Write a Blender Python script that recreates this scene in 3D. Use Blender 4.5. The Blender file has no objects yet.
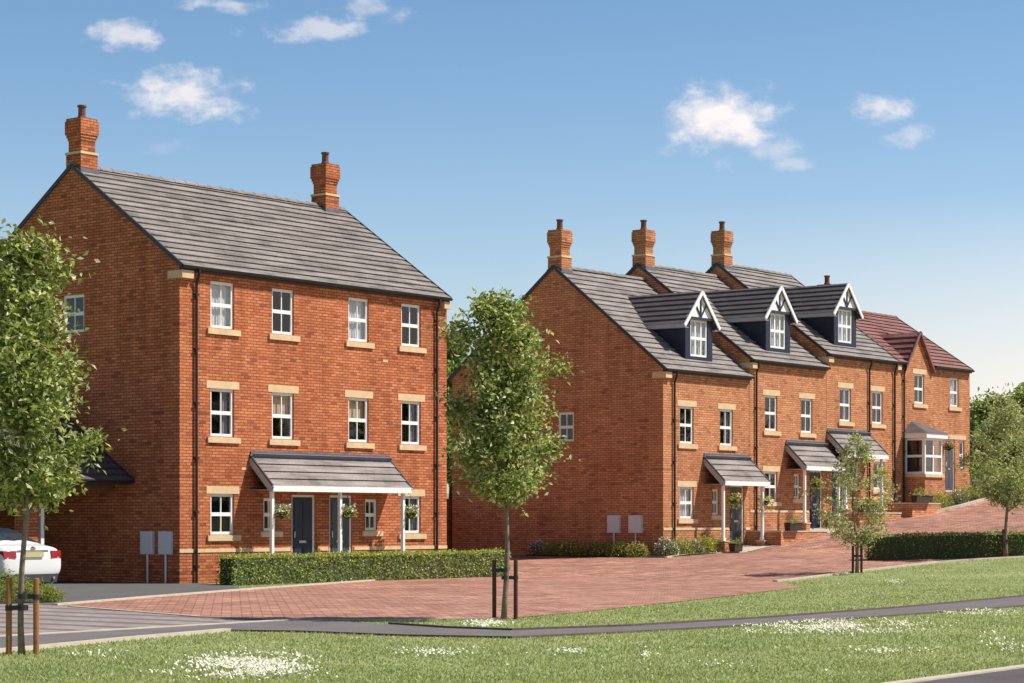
import bpy, bmesh, math, random
from mathutils import Vector, Matrix
from mathutils.noise import noise as mnoise
R = math.radians
random.seed(7)
S = bpy.context.scene
COL = S.collection
# ------------------------------------------------------------------ site frame
F, CX, HY, CH = 2212.0, 512.0, 520.0, 1.58
UX, UY = 0.6125, 0.7904            # direction along the house fronts
TH = math.atan2(UY, UX)
OA = (-8.19, 54.5)                 # front corner of the tall block
OB = (4.85, 71.0)                  # front corner of the terrace
def Wd(t, w, o=OA): return (o[0] + UX*t - UY*w, o[1] + UY*t + UX*w)
def tw(X, Y):
    dx, dy = X-OA[0], Y-OA[1]
    return dx*UX + dy*UY, -dx*UY + dy*UX
BR = [(-400, 0), (11, 0), (21, .42), (24.5, .52), (29, 1.08), (34, 1.56), (37, 1.85), (42, 2.55), (60, 3.1), (900, 3.1)]
def gz(X, Y):
    t = tw(X, Y)[0]
    for (a, za), (b, zb) in zip(BR, BR[1:]):
        if t <= b: return za + (zb-za)*max(0, (t-a))/(b-a)
    return BR[-1][1]
def G(x, y):
    """where the sight line through a traced ground point meets the ground"""
    a, b = (x-CX)/F, (HY-y)/F
    Z = 12.0; pz = None
    while Z < 260:
        d = (CH + b*Z) - gz(a*Z, Z)
        if d <= 0:
            lo, hi = Z-.5, Z
            for _ in range(20):
                m = (lo+hi)/2
                if (CH+b*m) - gz(a*m, m) > 0: lo = m
                else: hi = m
            return (a*hi, hi)
        Z += .5
    return (a*110, 110)

# ------------------------------------------------------------------ objects
def setp(o, label=None, cat=None, group=None, kind=None):
    if label: o['label'] = label
    if cat: o['category'] = cat
    if group: o['group'] = group
    if kind: o['kind'] = kind
    return o
def empty(name, loc, rz=0, label=None, cat=None, group=None):
    o = bpy.data.objects.new(name, None); COL.objects.link(o)
    o.location = loc; o.rotation_euler = (0, 0, rz); o.empty_display_size = .3
    return setp(o, label, cat, group)
class MB:
    def __init__(s): s.v = []; s.f = []; s.m = []
    def poly(s, pts, mi=0):
        n = len(s.v); s.v += [tuple(p) for p in pts]; s.f.append(tuple(range(n, n+len(pts)))); s.m.append(mi)
    def box(s, x0, x1, y0, y1, z0, z1, mi=0):
        a = [(x0,y0,z0),(x1,y0,z0),(x1,y1,z0),(x0,y1,z0),(x0,y0,z1),(x1,y0,z1),(x1,y1,z1),(x0,y1,z1)]
        s.hexa(a, mi)
    def hexa(s, a, mi=0):
        n = len(s.v); s.v += [tuple(p) for p in a]
        for f in ((0,3,2,1),(4,5,6,7),(0,1,5,4),(1,2,6,5),(2,3,7,6),(3,0,4,7)):
            s.f.append(tuple(n+i for i in f)); s.m.append(mi)
    def bar(s, p, q, a, b, up=(0,0,1), mi=0):
        """rectangular bar from p to q, a wide (side), b thick (up)"""
        p, q = Vector(p), Vector(q); d = (q-p).normalized(); u = Vector(up)
        sd = d.cross(u).normalized(); u = sd.cross(d).normalized()
        sd *= a/2; u *= b/2
        s.hexa([p-sd-u, p+sd-u, q+sd-u, q-sd-u, p-sd+u, p+sd+u, q+sd+u, q-sd+u], mi)
    def tube(s, pts, rad, n=8, mi=0, cap=True):
        pts = [Vector(p) for p in pts]
        if not hasattr(rad, '__len__'): rad = [rad]*len(pts)
        rings = []
        for i, p in enumerate(pts):
            d = (pts[min(i+1, len(pts)-1)] - pts[max(i-1, 0)]).normalized()
            a = d.cross(Vector((0,0,1)) if abs(d.z) < .9 else Vector((1,0,0))).normalized(); b = d.cross(a)
            k = len(s.v)
            for j in range(n):
                w = 2*math.pi*j/n; s.v.append(tuple(p + (a*math.cos(w) + b*math.sin(w))*rad[i]))
            rings.append(k)
        for r0, r1 in zip(rings, rings[1:]):
            for j in range(n):
                s.f.append((r0+j, r0+(j+1) % n, r1+(j+1) % n, r1+j)); s.m.append(mi)
        if cap:
            s.f.append(tuple(rings[0]+j for j in range(n))[::-1]); s.m.append(mi)
            s.f.append(tuple(rings[-1]+j for j in range(n))); s.m.append(mi)
    def lathe(s, c, prof, n=16, mi=0):
        rings = []
        for r, z in prof:
            k = len(s.v)
            for j in range(n):
                w = 2*math.pi*j/n; s.v.append((c[0]+r*math.cos(w), c[1]+r*math.sin(w), c[2]+z))
            rings.append(k)
        for r0, r1 in zip(rings, rings[1:]):
            for j in range(n):
                s.f.append((r0+j, r0+(j+1) % n, r1+(j+1) % n, r1+j)); s.m.append(mi)
    def build(s, name, mats, parent=None, smooth=False, uv=True, fix=True):
        me = bpy.data.meshes.new(name)
        me.from_pydata(s.v, [], s.f)
        if not isinstance(mats, (list, tuple)): mats = [mats]
        for m in mats: me.materials.append(m)
        if len(mats) > 1: me.polygons.foreach_set('material_index', s.m)
        if fix:
            bm = bmesh.new(); bm.from_mesh(me); bmesh.ops.recalc_face_normals(bm, faces=bm.faces); bm.to_mesh(me); bm.free()
        if uv:
            l = me.uv_layers.new(name='UVMap').data
            for p in me.polygons:
                n = p.normal
                if abs(n.z) > .97: u, v = Vector((1,0,0)), Vector((0,1,0))
                else:
                    u = Vector((0,0,1)).cross(n).normalized(); v = n.cross(u)
                    if u.x + u.y*.9 < 0: u = -u
                for li in p.loop_indices:
                    co = me.vertices[me.loops[li].vertex_index].co
                    l[li].uv = (co.dot(u), co.dot(v))
        if smooth: me.polygons.foreach_set('use_smooth', [True]*len(me.polygons))
        o = bpy.data.objects.new(name, me); COL.objects.link(o)
        if parent: o.parent = parent
        return o

# ------------------------------------------------------------------ materials
def mat(name):
    m = bpy.data.materials.new(name); m.use_nodes = True
    nt = m.node_tree; return m, nt, nt.nodes['Principled BSDF']
def N(nt, typ, **k):
    n = nt.nodes.new(typ)
    for a, b in k.items():
        if a in n.inputs.keys() if isinstance(a, str) else False: n.inputs[a].default_value = b
        else: setattr(n, a, b)
    return n
def col(c): return (c[0], c[1], c[2], 1)
def mixc(nt, fac, a, b, typ='MIX'):
    n = nt.nodes.new('ShaderNodeMix'); n.data_type = 'RGBA'; n.blend_type = typ
    for sock, v in ((n.inputs[0], fac), (n.inputs[6], a), (n.inputs[7], b)):
        if hasattr(v, 'is_linked'): nt.links.new(v, sock)
        elif isinstance(v, (int, float)): sock.default_value = v
        else: sock.default_value = col(v)
    return n.outputs[2]
def ramp(nt, src, stops):
    n = nt.nodes.new('ShaderNodeValToRGB'); e = n.color_ramp.elements
    while len(e) < len(stops): e.new(.5)
    for i, (p, c) in enumerate(stops): e[i].position = p; e[i].color = col(c)
    nt.links.new(src, n.inputs[0]); return n.outputs[0]
def noise(nt, scale, detail=3, vec=None, rough=.55):
    n = nt.nodes.new('ShaderNodeTexNoise'); n.inputs['Scale'].default_value = scale
    n.inputs['Detail'].default_value = detail; n.inputs['Roughness'].default_value = rough
    if vec is None:
        tc = nt.nodes.new('ShaderNodeTexCoord'); vec = tc.outputs['Object']
    nt.links.new(vec, n.inputs['Vector']); return n.outputs['Fac']
def bump(nt, h, b, strength=.3, dist=.01):
    n = nt.nodes.new('ShaderNodeBump'); n.inputs['Strength'].default_value = strength; n.inputs['Distance'].default_value = dist
    nt.links.new(h, n.inputs['Height']); nt.links.new(n.outputs[0], b.inputs['Normal'])
def plain(name, c, rough=.6, var=.12, scale=6, metal=0, spec=.4, detail=4):
    m, nt, b = mat(name)
    f = noise(nt, scale, detail)
    c2 = [x*(1-var) for x in c]; c3 = [min(1, x*(1+var)) for x in c]
    o = ramp(nt, f, [(.3, c2), (.7, c3)])
    nt.links.new(o, b.inputs['Base Color']); b.inputs['Roughness'].default_value = rough
    b.inputs['Metallic'].default_value = metal; b.inputs['Specular IOR Level'].default_value = spec
    return m
def brickmat(name, c1, c2, cm, dark, flip=False):
    m, nt, b = mat(name)
    uv = nt.nodes.new('ShaderNodeUVMap')
    def bt(a, bb, mm, bias=0.0):
        n = nt.nodes.new('ShaderNodeTexBrick'); n.offset = .5; n.squash = 1
        n.inputs['Scale'].default_value = 1; n.inputs['Mortar Size'].default_value = .0095; n.inputs['Mortar Smooth'].default_value = .1
        n.inputs['Brick Width'].default_value = .225; n.inputs['Row Height'].default_value = .075; n.inputs['Bias'].default_value = bias
        n.inputs['Color1'].default_value = col(a); n.inputs['Color2'].default_value = col(bb); n.inputs['Mortar'].default_value = col(mm)
        nt.links.new(uv.outputs[0], n.inputs['Vector']); return n
    k1 = bt(c1, c2, cm, -.1)
    k2 = bt((0,0,0), (1,1,1), (.4,.4,.4))        # picks out odd dark bricks
    mp = nt.nodes.new('ShaderNodeMapping'); mp.inputs['Location'].default_value = (.225*37, .075*24, 0)
    nt.links.new(uv.outputs[0], mp.inputs[0]); nt.links.new(mp.outputs[0], k2.inputs['Vector'])
    dk = ramp(nt, k2.outputs[0], [(.88, (0,0,0)), (.97, (.7,.7,.7))])
    c = mixc(nt, dk, k1.outputs[0], dark)
    # per-brick value keeps mortar
    c = mixc(nt, k1.outputs['Fac'], c, cm)
    big = noise(nt, .55, 3, uv.outputs[0])
    hue = ramp(nt, big, [(.3, (.84,.80,.78)), (.7, (1.12,1.13,1.10))])
    c = mixc(nt, 1.0, c, hue, 'MULTIPLY')
    sm_ = nt.nodes.new('ShaderNodeMapping'); sm_.inputs['Scale'].default_value = (2.2, .22, 1); nt.links.new(uv.outputs[0], sm_.inputs[0])
    c = mixc(nt, 1.0, c, ramp(nt, noise(nt, 1, 5, sm_.outputs[0], .65), [(.32, (.80,.78,.77)), (.5, (1,1,1)), (.68, (1.14,1.13,1.12))]), 'MULTIPLY')
    fine = noise(nt, 26, 2, uv.outputs[0])
    c = mixc(nt, 1.0, c, ramp(nt, fine, [(.3, (.78,.78,.78)), (.7, (1.2,1.2,1.2))]), 'MULTIPLY')
    nt.links.new(c, b.inputs['Base Color']); b.inputs['Roughness'].default_value = .88; b.inputs['Specular IOR Level'].default_value = .2
    inv = nt.nodes.new('ShaderNodeMath'); inv.operation = 'SUBTRACT'; inv.inputs[0].default_value = 1
    nt.links.new(k1.outputs['Fac'], inv.inputs[1]); bump(nt, inv.outputs[0], b, .6, .012)
    return m
def tilemat(name, c1, c2, dark, streak):
    m, nt, b = mat(name)
    uv = nt.nodes.new('ShaderNodeUVMap')
    n = nt.nodes.new('ShaderNodeTexBrick'); n.offset = .5
    n.inputs['Scale'].default_value = 1; n.inputs['Mortar Size'].default_value = .005
    n.inputs['Brick Width'].default_value = .33; n.inputs['Row Height'].default_value = .3
    n.inputs['Color1'].default_value = col(c1); n.inputs['Color2'].default_value = col(c2); n.inputs['Mortar'].default_value = col(dark)
    nt.links.new(uv.outputs[0], n.inputs['Vector'])
    mp = nt.nodes.new('ShaderNodeMapping'); mp.inputs['Scale'].default_value = (.6, 3.3, 1); nt.links.new(uv.outputs[0], mp.inputs[0])
    st = noise(nt, 1.0, 3, mp.outputs[0])
    c = mixc(nt, ramp(nt, st, [(.4, (0,0,0)), (.68, (.8,.8,.8))]), n.outputs[0], streak)
    fine = noise(nt, 18, 3, uv.outputs[0])
    c = mixc(nt, 1.0, c, ramp(nt, fine, [(.3, (.8,.8,.8)), (.7, (1.18,1.18,1.18))]), 'MULTIPLY')
    nt.links.new(c, b.inputs['Base Color']); b.inputs['Roughness'].default_value = .62; b.inputs['Specular IOR Level'].default_value = .35
    bump(nt, fine, b, .25, .006)
    return m
def leafmat(name, ca, cb, cc, trans=.35):
    m, nt, b = mat(name)
    g = nt.nodes.new('ShaderNodeNewGeometry')
    c = ramp(nt, g.outputs['Random Per Island'], [(0, ca), (.55, cb), (1, cc)])
    nt.links.new(c, b.inputs['Base Color']); b.inputs['Roughness'].default_value = .45; b.inputs['Specular IOR Level'].default_value = .45
    t = nt.nodes.new('ShaderNodeBsdfTranslucent'); nt.links.new(mixc(nt, 1.0, c, (1.25,1.3,.6), 'MULTIPLY'), t.inputs[0])
    mx = nt.nodes.new('ShaderNodeMixShader'); mx.inputs[0].default_value = trans
    nt.links.new(b.outputs[0], mx.inputs[1]); nt.links.new(t.outputs[0], mx.inputs[2])
    nt.links.new(mx.outputs[0], nt.nodes['Material Output'].inputs[0]); return m
def glassmat():
    m, nt, b = mat('window glass'); nt.nodes.remove(b)
    tr = nt.nodes.new('ShaderNodeBsdfTransparent'); tr.inputs[0].default_value = (.84,.87,.86,1)
    gl = nt.nodes.new('ShaderNodeBsdfGlossy'); gl.inputs[0].default_value = (.95,.97,1,1); gl.inputs[1].default_value = .02
    bp = nt.nodes.new('ShaderNodeBump'); bp.inputs['Strength'].default_value = .02; bp.inputs['Distance'].default_value = .02
    nt.links.new(noise(nt, 1.7, 2), bp.inputs['Height']); nt.links.new(bp.outputs[0], gl.inputs['Normal'])
    lw = nt.nodes.new('ShaderNodeLayerWeight'); lw.inputs[0].default_value = .5
    pw = nt.nodes.new('ShaderNodeMath'); pw.operation = 'POWER'; nt.links.new(lw.outputs['Facing'], pw.inputs[0]); pw.inputs[1].default_value = 4
    fr = nt.nodes.new('ShaderNodeMath'); fr.operation = 'MULTIPLY_ADD'; nt.links.new(pw.outputs[0], fr.inputs[0]); fr.inputs[1].default_value = .9; fr.inputs[2].default_value = .05
    mx = nt.nodes.new('ShaderNodeMixShader'); nt.links.new(fr.outputs[0], mx.inputs[0])
    nt.links.new(tr.outputs[0], mx.inputs[1]); nt.links.new(gl.outputs[0], mx.inputs[2])
    nt.links.new(mx.outputs[0], nt.nodes['Material Output'].inputs[0]); return m
def paving():
    m, nt, b = mat('red block paving')
    tc = nt.nodes.new('ShaderNodeTexCoord'); mp = nt.nodes.new('ShaderNodeMapping')
    mp.inputs['Rotation'].default_value = (0, 0, -TH + R(45)); nt.links.new(tc.outputs['Object'], mp.inputs[0])
    n = nt.nodes.new('ShaderNodeTexBrick'); n.offset = .5
    n.inputs['Scale'].default_value = 1; n.inputs['Mortar Size'].default_value = .010
    n.inputs['Brick Width'].default_value = .34; n.inputs['Row Height'].default_value = .17
    n.inputs['Color1'].default_value = (.29,.12,.08,1); n.inputs['Color2'].default_value = (.52,.28,.20,1); n.inputs['Mortar'].default_value = (.10,.05,.038,1)
    nt.links.new(mp.outputs[0], n.inputs['Vector'])
    big = noise(nt, .35, 4)
    c = mixc(nt, 1.0, n.outputs[0], ramp(nt, big, [(.3, (.76,.75,.75)), (.7, (1.15,1.15,1.14))]), 'MULTIPLY')
    mid = noise(nt, 3.2, 3)
    c = mixc(nt, 1.0, c, ramp(nt, mid, [(.35, (.82,.81,.80)), (.65, (1.16,1.15,1.14))]), 'MULTIPLY')
    nt.links.new(c, b.inputs['Base Color']); b.inputs['Roughness'].default_value = .85
    bump(nt, n.outputs['Fac'], b, -.3, .008); return m
def setts():
    m, nt, b = mat('grey and red sett bands')
    tc = nt.nodes.new('ShaderNodeTexCoord'); mp = nt.nodes.new('ShaderNodeMapping')
    mp.inputs['Rotation'].default_value = (0, 0, -TH); nt.links.new(tc.outputs['Object'], mp.inputs[0])
    sx = nt.nodes.new('ShaderNodeSeparateXYZ'); nt.links.new(mp.outputs[0], sx.inputs[0])
    a = nt.nodes.new('ShaderNodeMath'); a.operation = 'PINGPONG'; a.inputs[1].default_value = .5; nt.links.new(sx.outputs[0], a.inputs[0])
    st = ramp(nt, a.outputs[0], [(.16, (1,1,1)), (.18, (0,0,0))])
    n = nt.nodes.new('ShaderNodeTexBrick'); n.inputs['Scale'].default_value = 1; n.inputs['Brick Width'].default_value = .3; n.inputs['Row Height'].default_value = .2
    n.inputs['Color1'].default_value = (.24,.225,.215,1); n.inputs['Color2'].default_value = (.31,.295,.28,1); n.inputs['Mortar'].default_value = (.15,.14,.13,1); n.inputs['Mortar Size'].default_value = .008
    nt.links.new(mp.outputs[0], n.inputs['Vector'])
    c = mixc(nt, st, n.outputs[0], (.20,.115,.10))
    c = mixc(nt, 1.0, c, ramp(nt, noise(nt, 1.3, 4), [(.3, (.85,.85,.85)), (.7, (1.1,1.1,1.1))]), 'MULTIPLY')
    nt.links.new(c, b.inputs['Base Color']); b.inputs['Roughness'].default_value = .85; return m
def asphalt(name, c, v=.18):
    m, nt, b = mat(name)
    f = noise(nt, 140, 2); g = noise(nt, 1.1, 4)
    o = ramp(nt, f, [(.3, [x*(1-v*1.6) for x in c]), (.7, [x*(1+v*1.8) for x in c])])
    o = mixc(nt, 1.0, o, ramp(nt, g, [(.3, (.85,.85,.85)), (.7, (1.12,1.12,1.12))]), 'MULTIPLY')
    nt.links.new(o, b.inputs['Base Color']); b.inputs['Roughness'].default_value = .9; b.inputs['Specular IOR Level'].default_value = .25
    bump(nt, f, b, .3, .004); return m
def grassmat(name, dark, mid, lite):
    m, nt, b = mat(name)
    g = noise(nt, .55, 4); f = noise(nt, 9, 4)
    o = ramp(nt, f, [(.25, dark), (.55, mid), (.8, lite)])
    o = mixc(nt, 1.0, o, ramp(nt, g, [(.3, (.78,.84,.72)), (.7, (1.22,1.14,1.12))]), 'MULTIPLY')
    nt.links.new(o, b.inputs['Base Color']); b.inputs['Roughness'].default_value = .9; b.inputs['Specular IOR Level'].default_value = .15
    bump(nt, f, b, .6, .03); return m
M = {}
M['brickA'] = brickmat('orange brick', (.50,.145,.058), (.66,.245,.11), (.21,.085,.05), (.22,.065,.04))
M['brickB'] = brickmat('tan orange brick', (.55,.225,.10), (.69,.335,.17), (.28,.135,.08), (.30,.115,.065))
M['tileA'] = tilemat('grey brown roof tile', (.145,.122,.112), (.235,.203,.188), (.04,.036,.036), (.345,.305,.285))
M['tileD'] = tilemat('dark slate grey roof tile', (.085,.075,.078), (.125,.11,.11), (.03,.03,.032), (.15,.13,.13))
M['tileR'] = tilemat('red brown roof tile', (.17,.06,.05), (.25,.10,.085), (.06,.025,.025), (.31,.16,.14))
M['stone'] = plain('cream cast stone', (.68,.50,.29), .8, .12, 4)
M['white'] = plain('white painted trim', (.86,.86,.84), .45, .03, 3)
M['whitedark'] = plain('grey painted timber', (.42,.42,.46), .5, .06, 3)
M['black'] = plain('black plastic gutter', (.022,.022,.026), .35, .15, 3)
M['verge'] = plain('dark dry verge', (.04,.038,.042), .5, .1, 3)
M['lead'] = plain('lead flashing', (.13,.14,.18), .5, .15, 3)
M['navy'] = plain('navy tile hung cheek', (.018,.022,.045), .5, .2, 5)
M['doorblue'] = plain('dark blue door paint', (.022,.032,.055), .35, .05, 3)
M['doorgrey'] = plain('dark grey door paint', (.07,.078,.085), .35, .05, 3)
M['chrome'] = plain('brushed metal', (.6,.6,.6), .3, .05, 3, metal=1)
M['glass'] = glassmat()
M['room'] = plain('room shade in colour', (.035,.033,.03), .9, .3, .6)  # near-black colour stands in for the dimness inside the houses
M['curtain'] = plain('pale net curtain', (.72,.71,.74), .9, .08, 9)
M['drape'] = plain('grey lilac curtain', (.30,.28,.33), .9, .2, 9)
M['blind'] = plain('tan roller blind', (.62,.42,.29), .9, .06, 9)
M['pot'] = plain('dark clay chimney pot', (.16,.075,.055), .8, .25, 8)
M['meter'] = plain('pale grey meter box plastic', (.66,.68,.72), .5, .04, 2)
M['paving'] = paving(); M['setts'] = setts()
M['path'] = asphalt('path asphalt', (.155,.140,.140)); M['drive'] = asphalt('driveway tarmac', (.115,.112,.110)); M['road'] = asphalt('road asphalt', (.095,.085,.085))
M['kerb'] = plain('pale concrete edging', (.52,.45,.36), .85, .12, 5)
M['kerbdark'] = plain('weathered dark edging', (.13,.09,.075), .85, .2, 5)
M['lawn'] = grassmat('mown lawn', (.20,.24,.10), (.265,.305,.13), (.325,.36,.165))
def patchy(m):
    nt = m.node_tree; rp = [n for n in nt.nodes if n.type == 'VALTORGB'][0]
    g = ramp(nt, noise(nt, .45, 5), [(.32, (.84,.90,.82)), (.5, (1,1,1)), (.68, (1.16,1.06,1.10))])
    for l in [l for l in nt.links if l.from_node == rp]:
        t = l.to_socket; nt.links.new(mixc(nt, 1.0, rp.outputs[0], g, 'MULTIPLY'), t)
    return m
M['blade'] = leafmat('grass blade', (.295,.335,.15), (.345,.385,.178), (.43,.455,.235), .35)
M['leaf1'] = leafmat('young tree leaf', (.085,.125,.03), (.27,.315,.09), (.78,.76,.46), .42)  # palest leaf tone puts the cream highlights into the colour
M['leaf2'] = leafmat('pale young tree leaf', (.17,.20,.09), (.36,.38,.20), (.72,.70,.50), .45)
M['leafB'] = leafmat('broad background leaf', (.15,.20,.07), (.29,.34,.13), (.52,.55,.27), .45)
M['hedge'] = leafmat('hedge leaf', (.13,.18,.035), (.33,.39,.085), (.72,.74,.30), .42)
M['hedge2'] = leafmat('dark hedge leaf', (.10,.135,.03), (.24,.28,.065), (.50,.53,.18), .35)
M['hcore'] = plain('hedge twigs', (.06,.075,.03), .9, .3, 9)
M['bark'] = plain('grey brown bark', (.22,.165,.13), .9, .35, 12)
M['barkd'] = plain('dark bark', (.075,.05,.04), .9, .3, 12)
M['stake'] = plain('orange brown timber stake', (.34,.15,.055), .8, .2, 9)
M['staked'] = plain('dark stained timber stake', (.085,.035,.022), .8, .2, 9)
M['strap'] = plain('black rubber strap', (.03,.03,.035), .6, .1, 5)
M['petalw'] = plain('white petals', (.85,.84,.76), .7, .05, 3)
M['petaly'] = plain('yellow petals', (.75,.62,.16), .7, .1, 3)
M['petalo'] = plain('orange petals', (.70,.30,.16), .7, .1, 3)
M['petalp'] = plain('pink petals', (.70,.30,.38), .7, .1, 3)
M['daisy'] = plain('cream daisy petals', (.72,.72,.55), .7, .05, 3)
M['shrubg'] = leafmat('bright shrub leaf', (.15,.20,.03), (.30,.35,.07), (.50,.50,.16), .4)
M['shrubs'] = leafmat('silver green shrub leaf', (.10,.13,.07), (.19,.22,.12), (.33,.34,.22), .3)
M['carpaint'] = plain('white car paint', (.80,.80,.79), .18, .01, 1, spec=.6)
M['carglass'] = plain('dark car glass', (.03,.045,.06), .05, .1, 2, spec=.9)
M['tail'] = plain('red tail light lens', (.35,.012,.02), .12, .1, 9, spec=.6)
M['bumper'] = plain('dark grey bumper plastic', (.06,.058,.06), .6, .1, 4)
M['tyre'] = plain('tyre rubber', (.02,.02,.02), .8, .1, 4)
M['plate'] = plain('yellowish number plate', (.55,.48,.22), .5, .03, 3)
M['wicker'] = plain('dark brown wicker', (.055,.035,.022), .85, .3, 22)
M['beam'] = plain('brown timber beam', (.20,.10,.055), .7, .15, 6)
M['soil'] = plain('dark bed soil', (.06,.04,.028), .95, .3, 8)
M['slab'] = plain('pale paving slab', (.50,.44,.36), .85, .1, 4)

# ------------------------------------------------------------------ walls, roofs, windows (house-local: x along front, y back, z up)
def panel(mb, mp, s0, s1, z0, z1, ops, depth, mi=0):
    """wall sheet with openings and reveals; mp(s, z, d) -> point, d = inwards"""
    ss = sorted({s0, s1} | {o[0] for o in ops} | {o[1] for o in ops})
    zz = sorted({z0, z1} | {o[2] for o in ops} | {o[3] for o in ops})
    for a, b in zip(ss, ss[1:]):
        for c, d in zip(zz, zz[1:]):
            m, k = (a+b)/2, (c+d)/2
            if any(o[0] < m < o[1] and o[2] < k < o[3] for o in ops): continue
            mb.poly([mp(a,c,0), mp(b,c,0), mp(b,d,0), mp(a,d,0)], mi)
    for a, b, c, d in [o[:4] for o in ops]:
        D = depth
        mb.poly([mp(a,c,0), mp(a,d,0), mp(a,d,D), mp(a,c,D)], mi); mb.poly([mp(b,c,0), mp(b,c,D), mp(b,d,D), mp(b,d,0)], mi)
        mb.poly([mp(a,c,0), mp(a,c,D), mp(b,c,D), mp(b,c,0)], mi); mb.poly([mp(a,d,0), mp(b,d,0), mp(b,d,D), mp(a,d,D)], mi)
REV = .10
FRONT = lambda s, z, d: (s, d, z)
SIDE = lambda s, z, d: (d, s, z)
def bx(mb, mp, a, b, c, d, e0, e1, mi=0):
    p, q = mp(a, c, e0), mp(b, d, e1)
    lo = [min(i, j) for i, j in zip(p, q)]; hi = [max(i, j) for i, j in zip(p, q)]
    mb.box(lo[0], hi[0], lo[1], hi[1], lo[2], hi[2], mi)
def window(par, mp, a, b, c, d, lintel=True, sill=True, bars=True, cur=None, sub=False, rail=.5, d0=None, name='window', mull=0):
    """frame object (the part), with pane / sill / lintel / curtain below it; when sub, all hang flat from par"""
    d0 = REV-.055 if d0 is None else d0; fw = .072
    f = MB()
    bx(f, mp, a, a+fw, c, d, d0, d0+.05); bx(f, mp, b-fw, b, c, d, d0, d0+.05)
    bx(f, mp, a+fw, b-fw, c, c+fw, d0, d0+.05); bx(f, mp, a+fw, b-fw, d-fw, d, d0, d0+.05)
    zr = c + (d-c)*rail
    bx(f, mp, a+fw, b-fw, zr-.05, zr+.045, d0+.004, d0+.05)
    xs = [(a+b)/2] if not mull else [a + (b-a)*(i+1)/(mull+1) for i in range(mull)]
    if bars:
        for x in xs:
            hw = .014 if not mull else .035
            bx(f, mp, x-hw, x+hw, c+fw, zr-.035, d0+.008, d0+.045); bx(f, mp, x-hw, x+hw, zr+.03, d-fw, d0+.008, d0+.045)
    bx(f, mp, a-.02+.02, b, c-.012, c, d0-.02, d0+.05)
    w = f.build(name, M['white'], par)
    tp = par if sub else w
    g = MB(); e = d0+.03
    g.poly([mp(a+fw-.01, c+fw-.01, e), mp(b-fw+.01, c+fw-.01, e), mp(b-fw+.01, d-fw+.01, e), mp(a+fw-.01, d-fw+.01, e)])
    g.build('pane', M['glass'], tp)
    if sill:
        s = MB(); h = .15
        bx(s, mp, a-.13, b+.19, c-h-.012, c-.02, -.055, .0 - .002)
        bx(s, mp, a+.002, b-.002, c-h-.012, c-.014, -.002, d0-.002)
        s.build('sill', M['stone'], tp)
    if lintel:
        s = MB(); bx(s, mp, a-.15, b+.17, d+.001, d+.19, -.012, .004); s.build('lintel', M['stone'], tp)
    if cur:
        k = MB(); e0 = d0+.12
        def drape(x0, x1, z0, z1):
            n = max(4, int((x1-x0)/.035))
            for i in range(n):
                p, q = x0+(x1-x0)*i/n, x0+(x1-x0)*(i+1)/n
                y0 = e0 + .018*math.sin(i*1.9); y1 = e0 + .018*math.sin((i+1)*1.9)
                k.poly([mp(p, z0, y0), mp(q, z0, y1), mp(q, z1, y1), mp(p, z1, y0)])
        m_ = M['curtain']
        if cur == 'net': drape(a, b, c, d)
        elif cur == 'sides':
            drape(a, a+(b-a)*.3, c, d); drape(b-(b-a)*.3, b, c, d); m_ = M['drape']
        elif cur == 'right': drape(b-(b-a)*.4, b, c, d); m_ = M['drape']
        elif cur == 'blind': bx(k, mp, a, b, zr, d, e0, e0+.01); m_ = M['blind']
        k.build('blind' if cur == 'blind' else 'curtain', m_, tp, fix=False)
    return w
def door(par, mp, a, b, c, d, m, glazed=True, light=True):
    f = MB(); fw = .06; d0 = .04
    bx(f, mp, a, a+fw, c, d, d0, d0+.06); bx(f, mp, b-fw, b, c, d, d0, d0+.06); bx(f, mp, a+fw, b-fw, d-fw, d, d0, d0+.06)
    bx(f, mp, a+fw, b-fw, c, c+.04, d0-.03, d0+.06)
    w = f.build('door_frame', M['white'], par)
    k = MB(); A, B, D = a+fw+.003, b-fw-.003, d-fw-.003
    bx(k, mp, A, B, c+.042, D, d0+.02, d0+.06)
    for z0, z1 in ((.15, .8), (.95, 1.25), (1.32, D-c-.12)):
        for x0, x1 in ((A+.09, (A+B)/2-.03), ((A+B)/2+.03, B-.09)):
            bx(k, mp, x0, x1, c+z0, c+min(z1, D-c-.1), d0+.008, d0+.0195)
    k.build('door_leaf', m, w)
    h = MB(); bx(h, mp, A+.05, A+.08, c+1.0, c+1.16, d0-.03, d0+.015); h.build('door_handle', M['chrome'], w)
    h = MB(); bx(h, mp, A+.26, B-.26, c+.86, c+.92, d0-.002, d0+.018); h.build('letter_plate', M['chrome'], w)
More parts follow.
